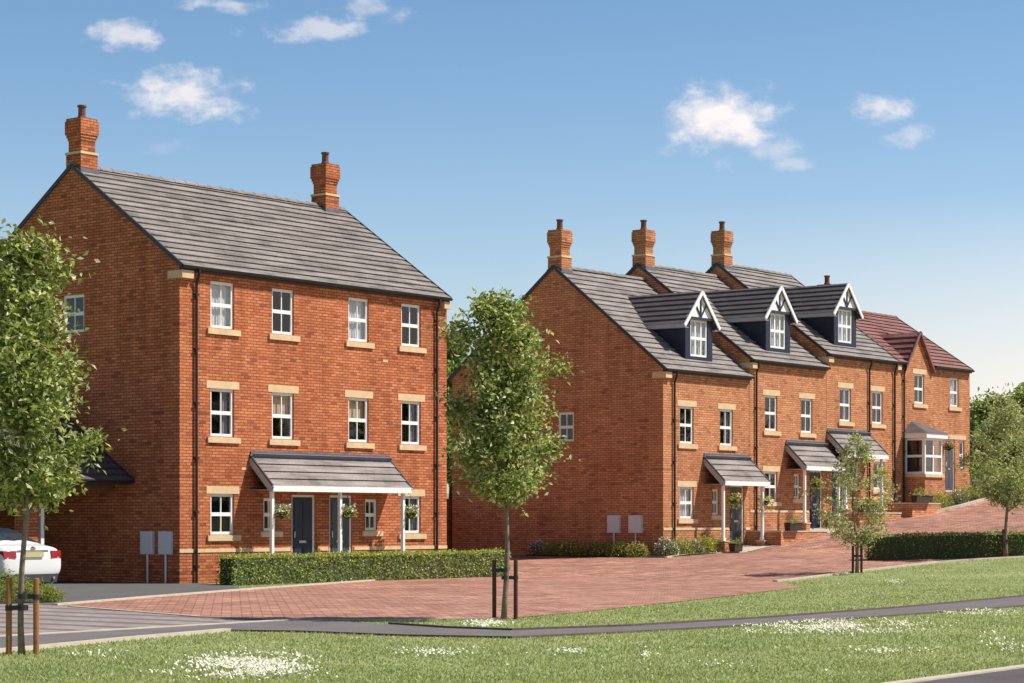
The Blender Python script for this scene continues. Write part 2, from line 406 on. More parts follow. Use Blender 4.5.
def slope(mb, p0, p1, up, L, course=.3, th=.046, mi=0):
    """overlapping tile courses climbing from the edge p0-p1 in unit direction up for L metres"""
    p0, p1, up = Vector(p0), Vector(p1), Vector(up).normalized()
    n = (p1-p0).cross(up).normalized()
    if n.z < 0: n = -n
    k = int(math.ceil(L/course)); a = 0.0
    while a < L-1e-6:
        b = min(L, a+course)
        A, B = up*a, up*b
        O = up*(a-.022); t2 = n*(th-.013)
        mb.poly([p0+O+n*th, p1+O+n*th, p1+B+n*.002, p0+B+n*.002], mi)
        mb.poly([p0+O+t2, p1+O+t2, p1+O+n*th, p0+O+n*th], mi)
        mb.poly([p0+O+t2, p1+O+t2, p1+A+t2, p0+A+t2], mi)
        mb.poly([p0+A, p1+A, p1+A+t2, p0+A+t2], mi)
        mb.poly([p0+A, p0+A+n*th, p0+B+n*.002], mi); mb.poly([p1+A, p1+B+n*.002, p1+A+n*th], mi)
        a = b
    D = n*-.06
    mb.hexa([p0+D, p1+D, p1+up*L+D, p0+up*L+D, p0-n*.001, p1-n*.001, p1+up*L-n*.001, p0+up*L-n*.001], mi)
def gable_roof(par, x0, x1, W, ze, tanp, m, eo=.13, vo=.02, ridge=True, y0=0.0, gap=None):
    """ridge runs along x; front eave over y=y0, depth 2W"""
    c, s = 1/math.hypot(1, tanp), tanp/math.hypot(1, tanp)
    L = (W+eo)/c
    mb = MB()
    if gap:
        g0, g1, gi = gap
        slope(mb, (x0-vo, y0-eo, ze-eo*tanp), (g0, y0-eo, ze-eo*tanp), (0, c, s), L)
        slope(mb, (g1, y0-eo, ze-eo*tanp), (x1+vo, y0-eo, ze-eo*tanp), (0, c, s), L)
        slope(mb, (g0+.001, y0+gi, ze+gi*tanp), (g1-.001, y0+gi, ze+gi*tanp), (0, c, s), L-(eo+gi)/c)
    else: slope(mb, (x0-vo, y0-eo, ze-eo*tanp), (x1+vo, y0-eo, ze-eo*tanp), (0, c, s), L)
    slope(mb, (x1+vo, y0+2*W+eo, ze-eo*tanp), (x0-vo, y0+2*W+eo, ze-eo*tanp), (0, -c, s), L)
    r = mb.build('roof', m, par)
    zr = ze + W*tanp
    if ridge:
        k = MB(); x = x0-vo
        while x < x1+vo-.05:
            e = min(x+.44, x1+vo)
            rr = .105
            pts = [(rr*1.25*math.cos(a), rr*math.sin(a)) for a in [math.pi*i/6 for i in range(7)]]
            for i in range(6):
                (a0, b0), (a1, b1) = pts[i], pts[i+1]
                k.poly([(x, y0+W+a0, zr-.02+b0), (e, y0+W+a0*.96, zr-.025+b0*.96), (e, y0+W+a1*.96, zr-.025+b1*.96), (x, y0+W+a1, zr-.02+b1)])
            k.poly([(x, y0+W+a, zr-.02+b) for a, b in pts]); x = e
        k.build('ridge_tiles', m, r)
    for xx in (x0-vo, x1+vo):
        v = MB(); sg = -1 if xx < (x0+x1)/2 else 1
        for sy in (1, -1):
            ya = y0-eo if sy == 1 else y0+2*W+eo
            v.bar((xx+sg*.012, ya, ze-eo*tanp+.0), (xx+sg*.012, y0+W, zr+.0), .04, .10, (0, -sy*s, c))
        v.build('verge', M['verge'], r)
    return r, zr
def eaves(par, x0, x1, ze, tanp, eo=.13, y0=0, pipes=(), zb=-.1):
    s = MB(); zf = ze-eo*tanp
    s.box(x0, x1, y0-eo+.03, y0-.001, zf-.1, zf-.075); s.box(x0, x1, y0-eo+.03, y0-eo+.055, zf-.075, zf-.03)
    s.build('soffit', M['verge'], par)
    g = MB(); yy = y0-eo-.03; n = 8
    for i in range(n):
        a0, a1 = math.pi + math.pi*i/n, math.pi + math.pi*(i+1)/n
        for rr in (.062, .055):
            g.poly([(x0, yy+rr*math.cos(a0), zf+.0+rr*math.sin(a0)), (x1, yy+rr*math.cos(a0), zf+rr*math.sin(a0)), (x1, yy+rr*math.cos(a1), zf+rr*math.sin(a1)), (x0, yy+rr*math.cos(a1), zf+rr*math.sin(a1))])
    for xe in (x0, x1):
        g.poly([(xe, yy+.062*math.cos(math.pi+math.pi*i/n), zf+.062*math.sin(math.pi+math.pi*i/n)) for i in range(n+1)])
    g.build('gutter', M['black'], par)
    for px in pipes:
        d = MB(); d.tube([(px, yy, zf-.05), (px, yy, zf-.14), (px, y0-.06, zf-.42), (px, y0-.06, zb)], .036, 10)
        z = zb+.5
        while z < zf-.5: d.box(px-.055, px+.055, y0-.1, y0-.001, z, z+.04); z += 1.35
        d.build('downpipe', M['black'], par)
def kneeler(par, x0, x1, ze, tanp, out=-1):
    k = MB(); a = x0; b = x1
    k.box(a, b, -.13, -.002, ze-.38, ze-.19)
    if out: k.box(*((a, -.001) if out < 0 else (b-.031, b)), -.0019, .40, ze-.38, ze-.19)
    return k.build('kneeler', M['stone'], par)
def chimney(par, cx, cy, zr, bm, scale=1.0, name='chimney'):
    h = .285*scale
    c = MB()
    def sq(hh, z0, z1): c.box(cx-hh, cx+hh, cy-hh, cy+hh, z0, z1)
    sq(h, zr-.75, zr+.30)
    sq(h*.84, zr+.36, zr+.66); sq(h*.91, zr+.66, zr+.735); sq(h*.99, zr+.735, zr+.81); sq(h*1.08, zr+.81, zr+1.16); sq(h*1.0, zr+1.16, zr+1.235)
    o = c.build(name, bm, par)
    b = MB(); b.box(cx-h-.02, cx+h+.02, cy-h-.02, cy+h+.02, zr+.30, zr+.36); b.build('stone_band', M['stone'], o)
    f = MB(); f.lathe((cx, cy, zr+1.235), [(.12,0),(.12,.06),(.10,.08),(.095,.30),(.12,.31),(.12,.36),(.085,.36),(.08,.1)], 14); f.build('chimney_pot', M['pot'], o, smooth=False)
    l = MB(); l.box(cx-h-.03, cx+h+.03, cy-h-.03, cy+h+.03, zr-.62, zr-.08); l.build('flashing', M['lead'], o)
    return o
def canopy(par, x0, x1, zt, p, drop, posts, tiles, zp=None, name='canopy'):
    """lean-to porch roof on posts"""
    c = MB(); L = math.hypot(p, drop)
    slope(c, (x0, -p, zt-drop), (x1, -p, zt-drop), (0, p/L, drop/L), L, .27, .042)
    o = c.build(name, tiles, par)
    l = MB(); l.box(x0-.01, x1+.01, -.03, -.002, zt-.02, zt+.13); l.bar((x0-.01, -.07, zt-.01), (x1+.01, -.07, zt-.01), .02, .2, (0, -drop, p)); l.build('flashing', M['lead'], o)
    f = MB(); f.box(x0-.02, x1+.02, -p-.045, -p-.01, zt-drop-.135, zt-drop+.012); f.build('fascia', M['white'], o)
    for xx, sg in ((x0, -1), (x1, 1)):
        b = MB(); b.bar((xx+sg*.02, -p, zt-drop-.09), (xx+sg*.02, 0, zt-.09), .035, .19, (0, -drop, p)); b.bar((xx+sg*.03, -p-.03, zt-drop+.02), (xx+sg*.03, 0, zt+.03), .05, .04, (0, -drop, p), 1)
        b.build('bargeboard', [M['whitedark'], M['verge']], o)
    s = MB(); s.box(x0, x1, -p, -.003, zt-drop-.10, zt-drop-.085); s.build('soffit', M['whitedark'], o)
    for q in posts:
        px, zb = q if isinstance(q, tuple) else (q, zp)
        k = MB(); k.box(px-.042, px+.042, -p+.065, -p+.15, zb, zt-drop-.1); k.box(px-.065, px+.065, -p+.045, -p+.175, zb, zb+.1)
        k.build('post', M['white'], o)
    return o
def body(par, L, W, ze, tanp, bm, fops, sops=(), zb=-.5, band=None, name='wall', back=True):
    """brick shell: front with openings, two gables, back"""
    mb = MB()
    panel(mb, FRONT, 0, L, zb, ze, fops, REV)
    panel(mb, SIDE, 0, 2*W, zb, ze, sops, REV)
    zr = ze + W*tanp
    mb.poly([(0, 0, ze), (0, 2*W, ze), (0, W, zr)])
    mb.poly([(L, 0, zb), (L, 2*W, zb), (L, 2*W, ze), (L, W, zr), (L, 0, ze)])
    mb.poly([(0, 2*W, zb), (L, 2*W, zb), (L, 2*W, ze), (0, 2*W, ze)])
    o = mb.build(name, bm, par, fix=False)
    return o
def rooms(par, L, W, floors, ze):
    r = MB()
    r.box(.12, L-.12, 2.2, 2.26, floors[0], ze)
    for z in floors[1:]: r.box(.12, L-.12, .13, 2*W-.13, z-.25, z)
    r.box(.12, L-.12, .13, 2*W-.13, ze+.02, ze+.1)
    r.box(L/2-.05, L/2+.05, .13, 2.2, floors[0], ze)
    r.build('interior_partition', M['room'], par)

# ================================================================== HOUSES
# ---- tall semi-detached block
A = empty('semi_detached_house', (OA[0], OA[1], 0), TH, 'tall three-storey orange brick pair of houses with two chimneys and a shared porch roof', 'house')
LA, WA, ZA, PA = 10.35, 3.96, 7.93, .70
colsA = [(1.06, 1.89), (3.26, 4.08), (6.20, 7.02), (8.38, 9.21)]
smallA = [(2.95, 3.43), (6.88, 7.37)]
doorsA = [(4.0, 4.9), (5.45, 6.35)]
ops = []
for a, b in colsA: ops += [(a, b, 6.40, 7.57), (a, b, 3.68, 4.88)]
for a, b in (colsA[0], colsA[3]): ops.append((a, b, 1.215, 2.24))
for a, b in smallA: ops.append((a, b, 1.3, 2.14))
for a, b in doorsA: ops.append((a, b, .12, 2.24))
body(A, LA, WA, ZA, PA, M['brickA'], ops, [(3.5, 4.33, 6.40, 7.37)])
curs = {(0,0): 'net', (1,0): None, (2,0): 'net', (3,0): None, (0,1): 'right', (1,1): 'blind', (2,1): 'blind', (3,1): 'right'}
for i, (a, b) in enumerate(colsA):
    window(A, FRONT, a, b, 6.40, 7.57, lintel=False, cur=curs[(i, 0)])
    window(A, FRONT, a, b, 3.68, 4.88, cur=curs[(i, 1)])
window(A, FRONT, *colsA[0], 1.215, 2.24); window(A, FRONT, *colsA[3], 1.215, 2.24, cur='sides')
for a, b in smallA: window(A, FRONT, a, b, 1.3, 2.14, lintel=False)
window(A, SIDE, 3.5, 4.33, 6.40, 7.37, lintel=False, sill=False)
for (a, b), m in zip(doorsA, (M['doorblue'], M['doorgrey'])): door(A, FRONT, a, b, .12, 2.24, m)
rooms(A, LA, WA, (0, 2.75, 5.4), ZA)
rf, zrA = gable_roof(A, 0, LA, WA, ZA, PA, M['tileA'])
eaves(A, -.02, LA+.02, ZA, PA, pipes=(.52, 9.85))
kneeler(A, -.03, .36, ZA, PA); kneeler(A, LA-.25, LA+.03, ZA, PA, 1)
k = MB()
seg = [(0, 2.9), (2.9, 3.93), (4.97, 5.38), (6.42, LA)]
for a, b in seg:
    k = MB(); k.box(a+(.001 if a else -.012), b-.001, -.02, .001, .77, .86); k.build('stone_band', M['stone'], A)
chimney(A, .33, WA, zrA, M['brickA']); chimney(A, LA-.76, WA, zrA, M['brickA'])
canopy(A, 2.48, 7.84, 3.22, .78, .78, (2.56, 5.12, 7.66), M['tileA'], .06)
k = MB(); k.box(2.5, 7.9, -.95, -.01, -.05, .06); k.build('porch_slab', M['slab'], A)
def meter(par, w0, w1, z0, z1, ground):
    k = MB(); k.box(-.10, -.003, w0, w1, z0, z1); k.box(-.112, -.101, w0+.02, w1-.02, z0+.02, z1-.02)
    o = k.build('meter_box', M['meter'], par)
    p = MB(); p.tube([(-.05, (w0+w1)/2, ground), (-.05, (w0+w1)/2, z0)], .028, 8); p.build('conduit', M['meter'], o)
meter(A, .23, .66, .73, 1.3, 0); meter(A, .88, 1.31, .73, 1.3, 0)
# vent grilles
for x, z in ((2.15, 2.85), (7.6, 5.9)):
    k = MB(); k.box(x, x+.2, -.008, .002, z, z+.07); k.build('wall_vent', M['stone'], A)

# ---- carport joined to its left side
cp = empty('carport', (*Wd(-.02, 2.35), 0), TH, 'open carport with brick pillars and dark tiled roof joined to the tall house', 'carport')
k = MB(); k.box(-9.0, -.03, 0, .22, 2.31, 2.56); k.build('beam', M['beam'], cp)
for px in (-2.85, -6.0):
    k = MB(); k.box(px, px+.40, 0, .40, -.1, 2.30); k.build('pillar', M['brickA'], cp)
k = MB(); k.box(-2.35, -2.25, .02, .12, 0, 2.30); k.build('post', M['white'], cp)
k = MB(); k.box(-9, 0, 5.4, 5.6, -.1, 2.5); k.build('back_wall', M['brickA'], cp)
gable_roof(cp, -9.0, -.05, 2.75, 3.04, .65, M['tileD'], eo=.75, vo=.0)
eaves(cp, -9, -.05, 3.04, .65, eo=.73)

# ---- terrace
def dormer(H, cx, ze, tanp, ztop, zeave, hw=.82, yf=.38):
    """dormer with navy cheeks; front at y=yf"""
    r0 = ze + tanp*yf
    yb = (zeave-ze)/tanp + .35
    zs, zh = ze + .46, zeave - .06
    a, b = cx-.52, cx+.62-.1
    d = MB()
    # cheeks: thin wedges from front to where they meet the roof
    for x in (cx-hw, cx+hw):
        s_ = .03 if x < cx else -.03
        for o_ in (0, s_): d.poly([(x+o_, yf, r0-.2), (x+o_, yf, zeave), (x+o_, yb, zeave), (x+o_, yf, r0-.2)][:3])
    panel(d, lambda s, z, e: (s, yf+e, z), cx-hw, cx+hw, r0-.2, zeave, [(a, b, zs, zh)], .12)
    o = d.build('dormer', M['navy'], H, fix=False)
    window(o, lambda s, z, e: (s, yf+e, z), a, b, zs, zh, lintel=False, sill=False, cur='net', sub=True, rail=.5, d0=.03, mull=2, name='dormer_window')
    # dark sheet standing in for the shade inside the dormer; hides the roof
    k = MB(); k.box(a-.05, b+.05, yf+.22, yf+.24, zs-.05, zh+.05); k.build('shade_backing', M['room'], o)
    rise = ztop-zeave; ov = .22; hr = hw+ov; tp = rise/hw; 
    zl = zeave - ov*tp
    yback = (ztop-ze)/tanp + .3
    n = MB(); c_, s_ = 1/math.hypot(1, tp), tp/math.hypot(1, tp); L = hr/c_
    slope(n, (cx-hr, yf-.12, zl), (cx-hr, yback, zl), (c_, 0, s_), L, .24, .038)
    slope(n, (cx+hr, yf-.12, zl), (cx+hr, yback, zl), (-c_, 0, s_), L, .24, .038)
    n.build('dormer_roof', M['tileD'], o)
    # fascia strip down the side, barge boards, gable panel and its three struts
    f = MB(); f.box(cx-hr-.02, cx-hr+.02, yf-.12, yback-.5, zl-.13, zl-.0); f.box(cx+hr-.02, cx+hr+.02, yf-.12, yback-.5, zl-.13, zl); 
    f.box(cx-hr+.02, cx-hw-.001, yf-.12, yback-.5, zl-.13, zl-.11); f.box(cx+hw+.001, cx+hr-.02, yf-.12, yback-.5, zl-.13, zl-.11)
    f.build('fascia', M['whitedark'], o)
    g = MB(); yy = yf-.14
    for sg in (-1, 1): g.bar((cx+sg*(hr+.03), yy, zl-.07), (cx, yy, ztop-.04), .04, .115, (-sg*-s_, 0, c_))
    g.build('bargeboard', M['white'], o)
    t = MB(); t.poly([(cx-hw-.04, yf-.06, zeave-.0), (cx+hw+.04, yf-.06, zeave), (cx, yf-.06, ztop-.03)]); t.box(cx-hw, cx+hw, yf-.09, yf-.002, zeave-.06, zeave+.02, 1)
    for ang in (-38, 0, 38):
        q = Vector((math.sin(R(ang)), 0, math.cos(R(ang)))); Lq = rise*(.78 if ang == 0 else .60)
        t.bar(Vector((cx, yf-.075, zeave+.03)), Vector((cx, yf-.075, zeave+.03))+q*Lq, .035, .055, (math.cos(R(ang)), 0, -math.sin(R(ang))), 1)
    t.build('gable_panel', [M['white'], M['doorblue']], o)
    s = MB(); s.box(cx-hw-.02, cx+hw+.02, yf-.07, yf-.003, r0-.16, r0-.02); s.build('flashing', M['lead'], o)
    return o
WB, ZB, PB = 4.37, 5.85+.13, .80
def terrace_house(t0, L, base, label, mirror, canopy_x, dorm, pipes, first=False, WB=4.37, PB=.80, gw=None, sl=None, curs=(None, None, None), canopy_z=3.10, baskets=()):
    H = empty('terraced_house', (*Wd(t0, 0, OB), base), TH, label, 'house', 'stepped terrace of dormered houses')
    mx = (lambda a, b: (5.3-b, 5.3-a)) if mirror else (lambda a, b: (a, b))
    up = [(.97, 1.79), (3.40, 4.20)]
    gf = mx(.97, 1.79); sm = mx(2.92, 3.32); dr = mx(4.0, 4.9)
    ops = [(a, b, 3.52, 4.73) for a, b in up] + [(*gf, 1.08, 2.11), (*sm, 1.2, 2.05), (*dr, .1, 2.2)]
    body(H, L, WB, ZB, PB, M['brickB'], ops, [(3.55, 4.2, 3.63, 4.6)] if first else (), zb=-1.0)
    for (a, b), c in zip(up, curs): window(H, FRONT, a, b, 3.52, 4.73, cur=c)
    window(H, FRONT, *gf, 1.08, 2.11, cur=curs[2]); window(H, FRONT, *sm, 1.2, 2.05, lintel=False)
    door(H, FRONT, *dr, .1, 2.2, M['doorgrey'] if first else M['doorblue'])
    if first: window(H, SIDE, 3.55, 4.2, 3.63, 4.6, lintel=False, sill=False)
    rooms(H, L, WB, (0, 2.75), ZB)
    r, zr = gable_roof(H, 0, L, WB, ZB, PB, M['tileA'], vo=.04)
    eaves(H, -.02, L-.02, ZB, PB, pipes=pipes, zb=-.3)
    kneeler(H, -.03, .33, ZB, PB)
    k = MB()
    e = sorted([dr])
    k.box(0, dr[0]-.08, -.02, .001, .70, .78); k.build('stone_band', M['stone'], H); k = MB()
    k.box(dr[1]+.08, L, -.02, .001, .70, .78); k.build('stone_band', M['stone'], H)
    chimney(H, .33, WB, zr, M['brickB'])
    x0, x1 = canopy_x
    canopy(H, x0, x1, canopy_z, .80, .80, [(x0+.09, .35), (x1-.25, .35)], M['tileA'])
    for px in (x0+.09, x1-.25):
        q = MB(); q.box(px-.14, px+.14, -.84, -.56, -.8, .31); q.box(px-.16, px+.16, -.86, -.54, .31, .35, 1); q.build('porch_pier', [M['brickB'], M['stone']], H)
    dormer(H, dorm, ZB, PB, 8.62, 7.72)
    return H
B1 = terrace_house(0, 5.27, .55, 'lowest house of the stepped terrace, with dormer and a wide exposed brick side gable', False, (2.41, 5.20), 2.70, (.58,), True, curs=(None, 'right', 'net'))
B2 = terrace_house(5.29, 5.17, 1.14, 'middle house of the stepped terrace of dormered brick houses', False, (2.37, 5.08), 2.48, (.33,), WB=4.60, PB=.755, curs=(None, None, None))
B3 = terrace_house(10.48, 5.22, 1.64, 'highest dormered brick house of the stepped terrace, joined to the red-roofed house', True, (.06, 3.08), 2.05, (3.08, 5.03), WB=4.62, PB=.752, curs=('right', None, 'sides'))
meter(B1, .78, 1.29, .61, 1.19, -.1); meter(B1, 1.65, 2.13, .61, 1.19, -.1)

# ---- red-roofed end house
B4 = empty('end_house', (*Wd(15.72, 0, OB), 2.6), TH, 'brick end house with red tiled roof, small front gable and white bay window', 'house')
L4, W4, Z4, P4 = 6.2, 3.31, 5.02, .67
ops = [(1.49, 2.30, 3.45, 4.58), (4.47, 5.22, 3.45, 4.58), (4.07, 4.88, .1, 2.15), (5.3, 5.72, 1.0, 2.1)]
body(B4, L4, W4, Z4, P4, M['brickB'], ops + [(.82, 2.0, .75, 2.05)], zb=-1.5)
window(B4, FRONT, *ops[0]); window(B4, FRONT, *ops[1], cur='net', lintel=False)
door(B4, FRONT, *ops[2], M['doorgrey']); window(B4, FRONT, *ops[3], lintel=False, sill=False, bars=False)
k = MB(); k.box(3.95, 5.85, -.014, .004, 2.16, 2.33); k.build('lintel', M['stone'], B4)
rooms(B4, L4, W4, (0, 2.6), Z4)
gx, gh, gt = 1.78, 1.10, 1.16
r4, zr4 = gable_roof(B4, 0, L4, W4, Z4, P4, M['tileR'], gap=(gx-gh+.02, gx+gh-.02, .16))
eaves(B4, gx+gh+.06, L4+.02, Z4, P4); eaves(B4, -.2, gx-gh-.06, Z4, P4, pipes=(.55,), zb=-.3)
kneeler(B4, -.05, .22, Z4, P4)
chimney(B4, .62, W4, zr4-.36, M['brickB'])
tp = (gt+.2)/gh
k = MB(); k.poly([(gx-gh, -.004, Z4-.2), (gx+gh, -.004, Z4-.2), (gx, -.004, Z4+gt)])
for sg in (-1, 1): k.poly([(gx+sg*gh, -.004, Z4-.2), (gx+sg*gh, .5, Z4-.2), (gx, .5, Z4+gt), (gx, -.004, Z4+gt)])
k.build('gable_wall', M['brickB'], B4, fix=False)
k = MB(); c_, s_ = 1/math.hypot(1, tp), tp/math.hypot(1, tp); ov = .10; Lg = (gh+ov)/c_
for sg in (-1, 1): slope(k, (gx+sg*(gh+ov), -.10, Z4-.2-ov*tp), (gx+sg*(gh+ov), 2.2, Z4-.2-ov*tp), (-sg*c_, 0, s_), Lg, .28)
g_ = k.build('gable_roof', M['tileR'], B4)
k = MB()
for sg in (-1, 1): k.bar((gx+sg*(gh+ov), -.12, Z4-.2-ov*tp), (gx, -.12, Z4+gt), .05, .10, (sg*s_, 0, c_))
k.build('verge', M['tileR'], g_)
# bay
bx0, bx1, bd = .70, 2.12, .85
k = MB(); k.box(bx0, bx1, -bd, -.002, -.8, .60); bay = k.build('bay_window', M['brickB'], B4)
k = MB(); k.box(bx0-.07, bx1+.07, -bd-.07, -.003, .60, .72); k.build('sill', M['stone'], bay)
k = MB(); k.box(bx0+.14, bx1-.14, -bd+.3, -.02, .725, 2.07); k.build('shade_backing', M['room'], bay)  # solid dark block added in place of the shade inside the bay
FB = lambda s, z, d: (s, -bd+d, z)
SB = lambda s, z, d: (bx0+d, s, z)
window(bay, FB, bx0, bx1, .735, 2.07, lintel=False, sill=False, sub=True, mull=1, name='front_frame', d0=0)
window(bay, SB, -bd+.052, -.01, .735, 2.07, lintel=False, sill=False, sub=True, bars=False, name='side_frame', d0=0)
window(bay, lambda s, z, d: (bx1-d, s, z), -bd+.052, -.01, .735, 2.07, lintel=False, sill=False, sub=True, bars=False, name='side_frame', d0=0)
k = MB(); k.box(bx0-.16, bx1+.16, -bd-.16, -.002, 2.08, 2.27); k.build('fascia', M['white'], bay)
k = MB(); x0, x1, y0, zt, z0 = bx0-.2, bx1+.2, -bd-.2, 2.74, 2.272
a_, b_ = (x0+.75, -.003, zt), (x1-.75, -.003, zt)
k.poly([(x0, y0, z0), (x1, y0, z0), b_, a_]); k.poly([(x0, -.003, z0), (x0, y0, z0), a_]); k.poly([(x1, y0, z0), (x1, -.003, z0), b_]); k.poly([(x0, y0, z0), (x1, y0, z0), (x1, -.003, z0), (x0, -.003, z0)])
k.build('bay_roof', M['tileD'], bay)

# ================================================================== GROUND
def cut_sheet(pts, off, name, m, kind='structure', parent=None):
    bm = bmesh.new()
    f = bm.faces.new([bm.verts.new((x, y, 0)) for x, y in pts])
    for t, _ in BR[1:-1]:
        p = Wd(t, 0)
        g = bm.verts[:] + bm.edges[:] + bm.faces[:]
        bmesh.ops.bisect_plane(bm, geom=g, plane_co=(p[0], p[1], 0), plane_no=(UX, UY, 0))
    bmesh.ops.triangulate(bm, faces=bm.faces[:])
    for v in bm.verts: v.co.z = gz(v.co.x, v.co.y) + off
    bmesh.ops.recalc_face_normals(bm, faces=bm.faces)
    for f in bm.faces:
        if f.normal.z < 0: f.normal_flip()
    me = bpy.data.meshes.new(name); bm.to_mesh(me); bm.free(); me.materials.append(m)
    o = bpy.data.objects.new(name, me); COL.objects.link(o)
    if kind: o['kind'] = kind
    return o
def px(*pts): return [G(*p) for p in pts]
def inpoly(x, y, P):
    c = False; j = len(P)-1
    for i in range(len(P)):
        xi, yi = P[i]; xj, yj = P[j]
        if (yi > y) != (yj > y) and x < (xj-xi)*(y-yi)/(yj-yi)+xi: c = not c
        j = i
    return c
far = [(-2500, -200), (2500, -200), (2500, 4000), (-2500, 4000)]
cut_sheet(far, 0, 'ground', M['lawn'])
P_set = px((-70, 603.5), (55, 606), (70, 607.5), (200, 618), (300, 620.7), (150, 629.4), (0, 638), (-70, 642))
P_pav = px((55, 606), (150, 598), (250, 590), (375, 581), (440, 577.8), (503, 575.3)) + [Wd(11.9, -.6), Wd(11.9, 9), Wd(20.2, 9), Wd(20.2, -.9)] + \
        px((690, 554.8), (738, 553)) + [Wd(25.2, -1.0), Wd(26.2, -1.35), Wd(30.8, -1.35), Wd(36.4, -1.5), Wd(38.6, -2.0), Wd(44, -2.2), Wd(62, -1.5), Wd(62, -14)] + \
        px((1024, 557.5), (937, 563), (850, 573), (775, 582), (801, 587.5), (740, 595), (662, 604), (580, 612.5), (500, 619.5), (400, 620.8), (300, 620.7), (200, 618), (70, 607.5))
P_path = px((-70, 642), (0, 638), (150, 629.4), (300, 620.7), (390, 625.5), (450, 629.5), (512, 631.8), (630, 627.5), (762, 619.5), (900, 609), (1024, 597.3), (1200, 580)) + \
         px((1200, 592), (1024, 606.5), (900, 616), (762, 625.5), (620, 633.5), (512, 638.5), (400, 636.3), (300, 632.5), (227, 631.5), (130, 640), (37, 649), (-70, 659))
P_drive = px((-250, 628), (-70, 603.3), (55, 605.8), (150, 597.8), (243, 590.2)) + [Wd(.45, -1.3), Wd(.45, -.0), Wd(-.0, -.0), Wd(-.0, 8.5), Wd(-14, 8.5), Wd(-14, -3)]
P_road = px((840, 693.5), (905, 684.5), (1024, 668.5), (1100, 659), (1100, 760), (840, 760))
cut_sheet(P_pav, .010, 'paved_road', M['paving']); cut_sheet(P_set, .016, 'sett_crossing', M['setts'])
cut_sheet(P_path, .022, 'footpath', M['path']); cut_sheet(P_drive, .014, 'driveway', M['drive']); cut_sheet(P_road, .018, 'road', M['road'])
def kerb(pts, w, h, name, m, off=0):
    b = MB(); Q = []
    for (a, c), (d, e) in zip(pts, pts[1:]):
        n = max(1, int(math.hypot(d-a, e-c)/1.0))
        Q += [(a+(d-a)*i/n, c+(e-c)*i/n) for i in range(n)]
    Q.append(pts[-1])
    sec = []
    for i, (x, y) in enumerate(Q):
        x0, y0 = Q[max(0, i-1)]; x1, y1 = Q[min(len(Q)-1, i+1)]
        l = math.hypot(x1-x0, y1-y0); nx, ny = -(y1-y0)/l*w/2, (x1-x0)/l*w/2; z = gz(x, y)+off
        sec.append([(x-nx, y-ny, z-.1), (x+nx, y+ny, z-.1), (x+nx, y+ny, z+h), (x-nx, y-ny, z+h)])
    for s0, s1 in zip(sec, sec[1:]):
        for i in range(4): j = (i+1) % 4; b.poly([s0[i], s1[i], s1[j], s0[j]])
    b.poly(sec[0]); b.poly(sec[-1])
    o = b.build(name, m); o['kind'] = 'structure'; return o
kerb(px((55, 605.9), (150, 597.9), (250, 590), (375, 581), (440, 577.8), (503, 575.3)), .11, .045, 'kerb', M['kerb'])
kerb(px((70, 607.5), (200, 618), (300, 620.7), (400, 620.8), (500, 619.5)), .10, .032, 'kerb', M['kerb'])
kerb(px((-70, 642), (0, 638), (150, 629.4), (300, 620.7)), .16, .034, 'kerb', M['kerb'])
kerb(px((-70, 659), (37, 649), (130, 640), (227, 631.5)), .14, .045, 'kerb', M['kerb'])
kerb(px((227, 631.5), (300, 632.5), (400, 636.3), (512, 638.5), (620, 633.5), (762, 625.5), (900, 616), (1024, 606.5), (1200, 592)), .05, .03, 'path_edging', M['kerbdark'])
kerb(px((390, 625.5), (450, 629.5), (512, 631.8), (630, 627.5), (762, 619.5), (900, 609), (1024, 597.3), (1200, 580)), .07, .05, 'path_edging', M['kerbdark'])
kerb(px((1024, 557.5), (937, 563), (850, 573), (775, 582)), .14, .05, 'kerb', M['kerb'])
kerb(px((840, 693.5), (905, 684.5), (1024, 668.5), (1100, 659)), .14, .035, 'kerb', M['kerb'])
kerb([Wd(20.0, -1.0)] + px((690, 554.8), (738, 553)) + [Wd(25.2, -1.0)], .10, .05, 'kerb', M['kerb'])
kerb([Wd(36.5, -1.55), Wd(38.6, -2.0), Wd(44, -2.2), Wd(62, -1.5)], .16, .10, 'kerb', M['kerb'])

cut_sheet([Wd(24.62, -1.3), Wd(25.6, -1.3), Wd(26.1, -1.55), Wd(36.4, -1.6), Wd(36.4, -.02), Wd(24.62, -.02)], .024, 'pavement', M['slab'])
cut_sheet([Wd(36.45, -1.5), Wd(38.6, -1.95), Wd(43.2, -2.1), Wd(43.2, -.02), Wd(36.45, -.02)], .024, 'flower_bed', M['soil'])
# garden / retaining walls at the stepped thresholds
def gwall(name, t0, t1, p, top, label, h=1.0):
    x, y = Wd(t0, 0); L = t1-t0
    o = empty(name, (x, y, top), TH, label, 'wall')
    k = MB(); k.box(0, L, -p, -p+.215, -h, -.055); k.box(0, .215, -p+.216, -.01, -h, -.055); k.build('brickwork', M['brickB'], o)
    k = MB(); k.box(-.02, L+.02, -p-.02, -p+.235, -.054, 0); k.box(-.02, .235, -p+.236, -.01, -.054, 0); k.build('coping', M['slab'], o)
    k = MB(); k.box(.236, L, -p+.236, -.9, -h, -.04); k.build('paved_step', M['slab'], o)
gwall('garden_wall', 26.1, 29.2, 1.55, 1.22, 'low brick retaining wall with pale coping in front of the second terraced house')
gwall('garden_wall', 31.5, 34.6, 1.55, 1.86, 'low brick retaining wall with pale coping in front of the third terraced house')
gwall('garden_wall', 35.1, 37.4, 1.75, 2.22, 'short low brick wall before the left edge of the bay windowed house')

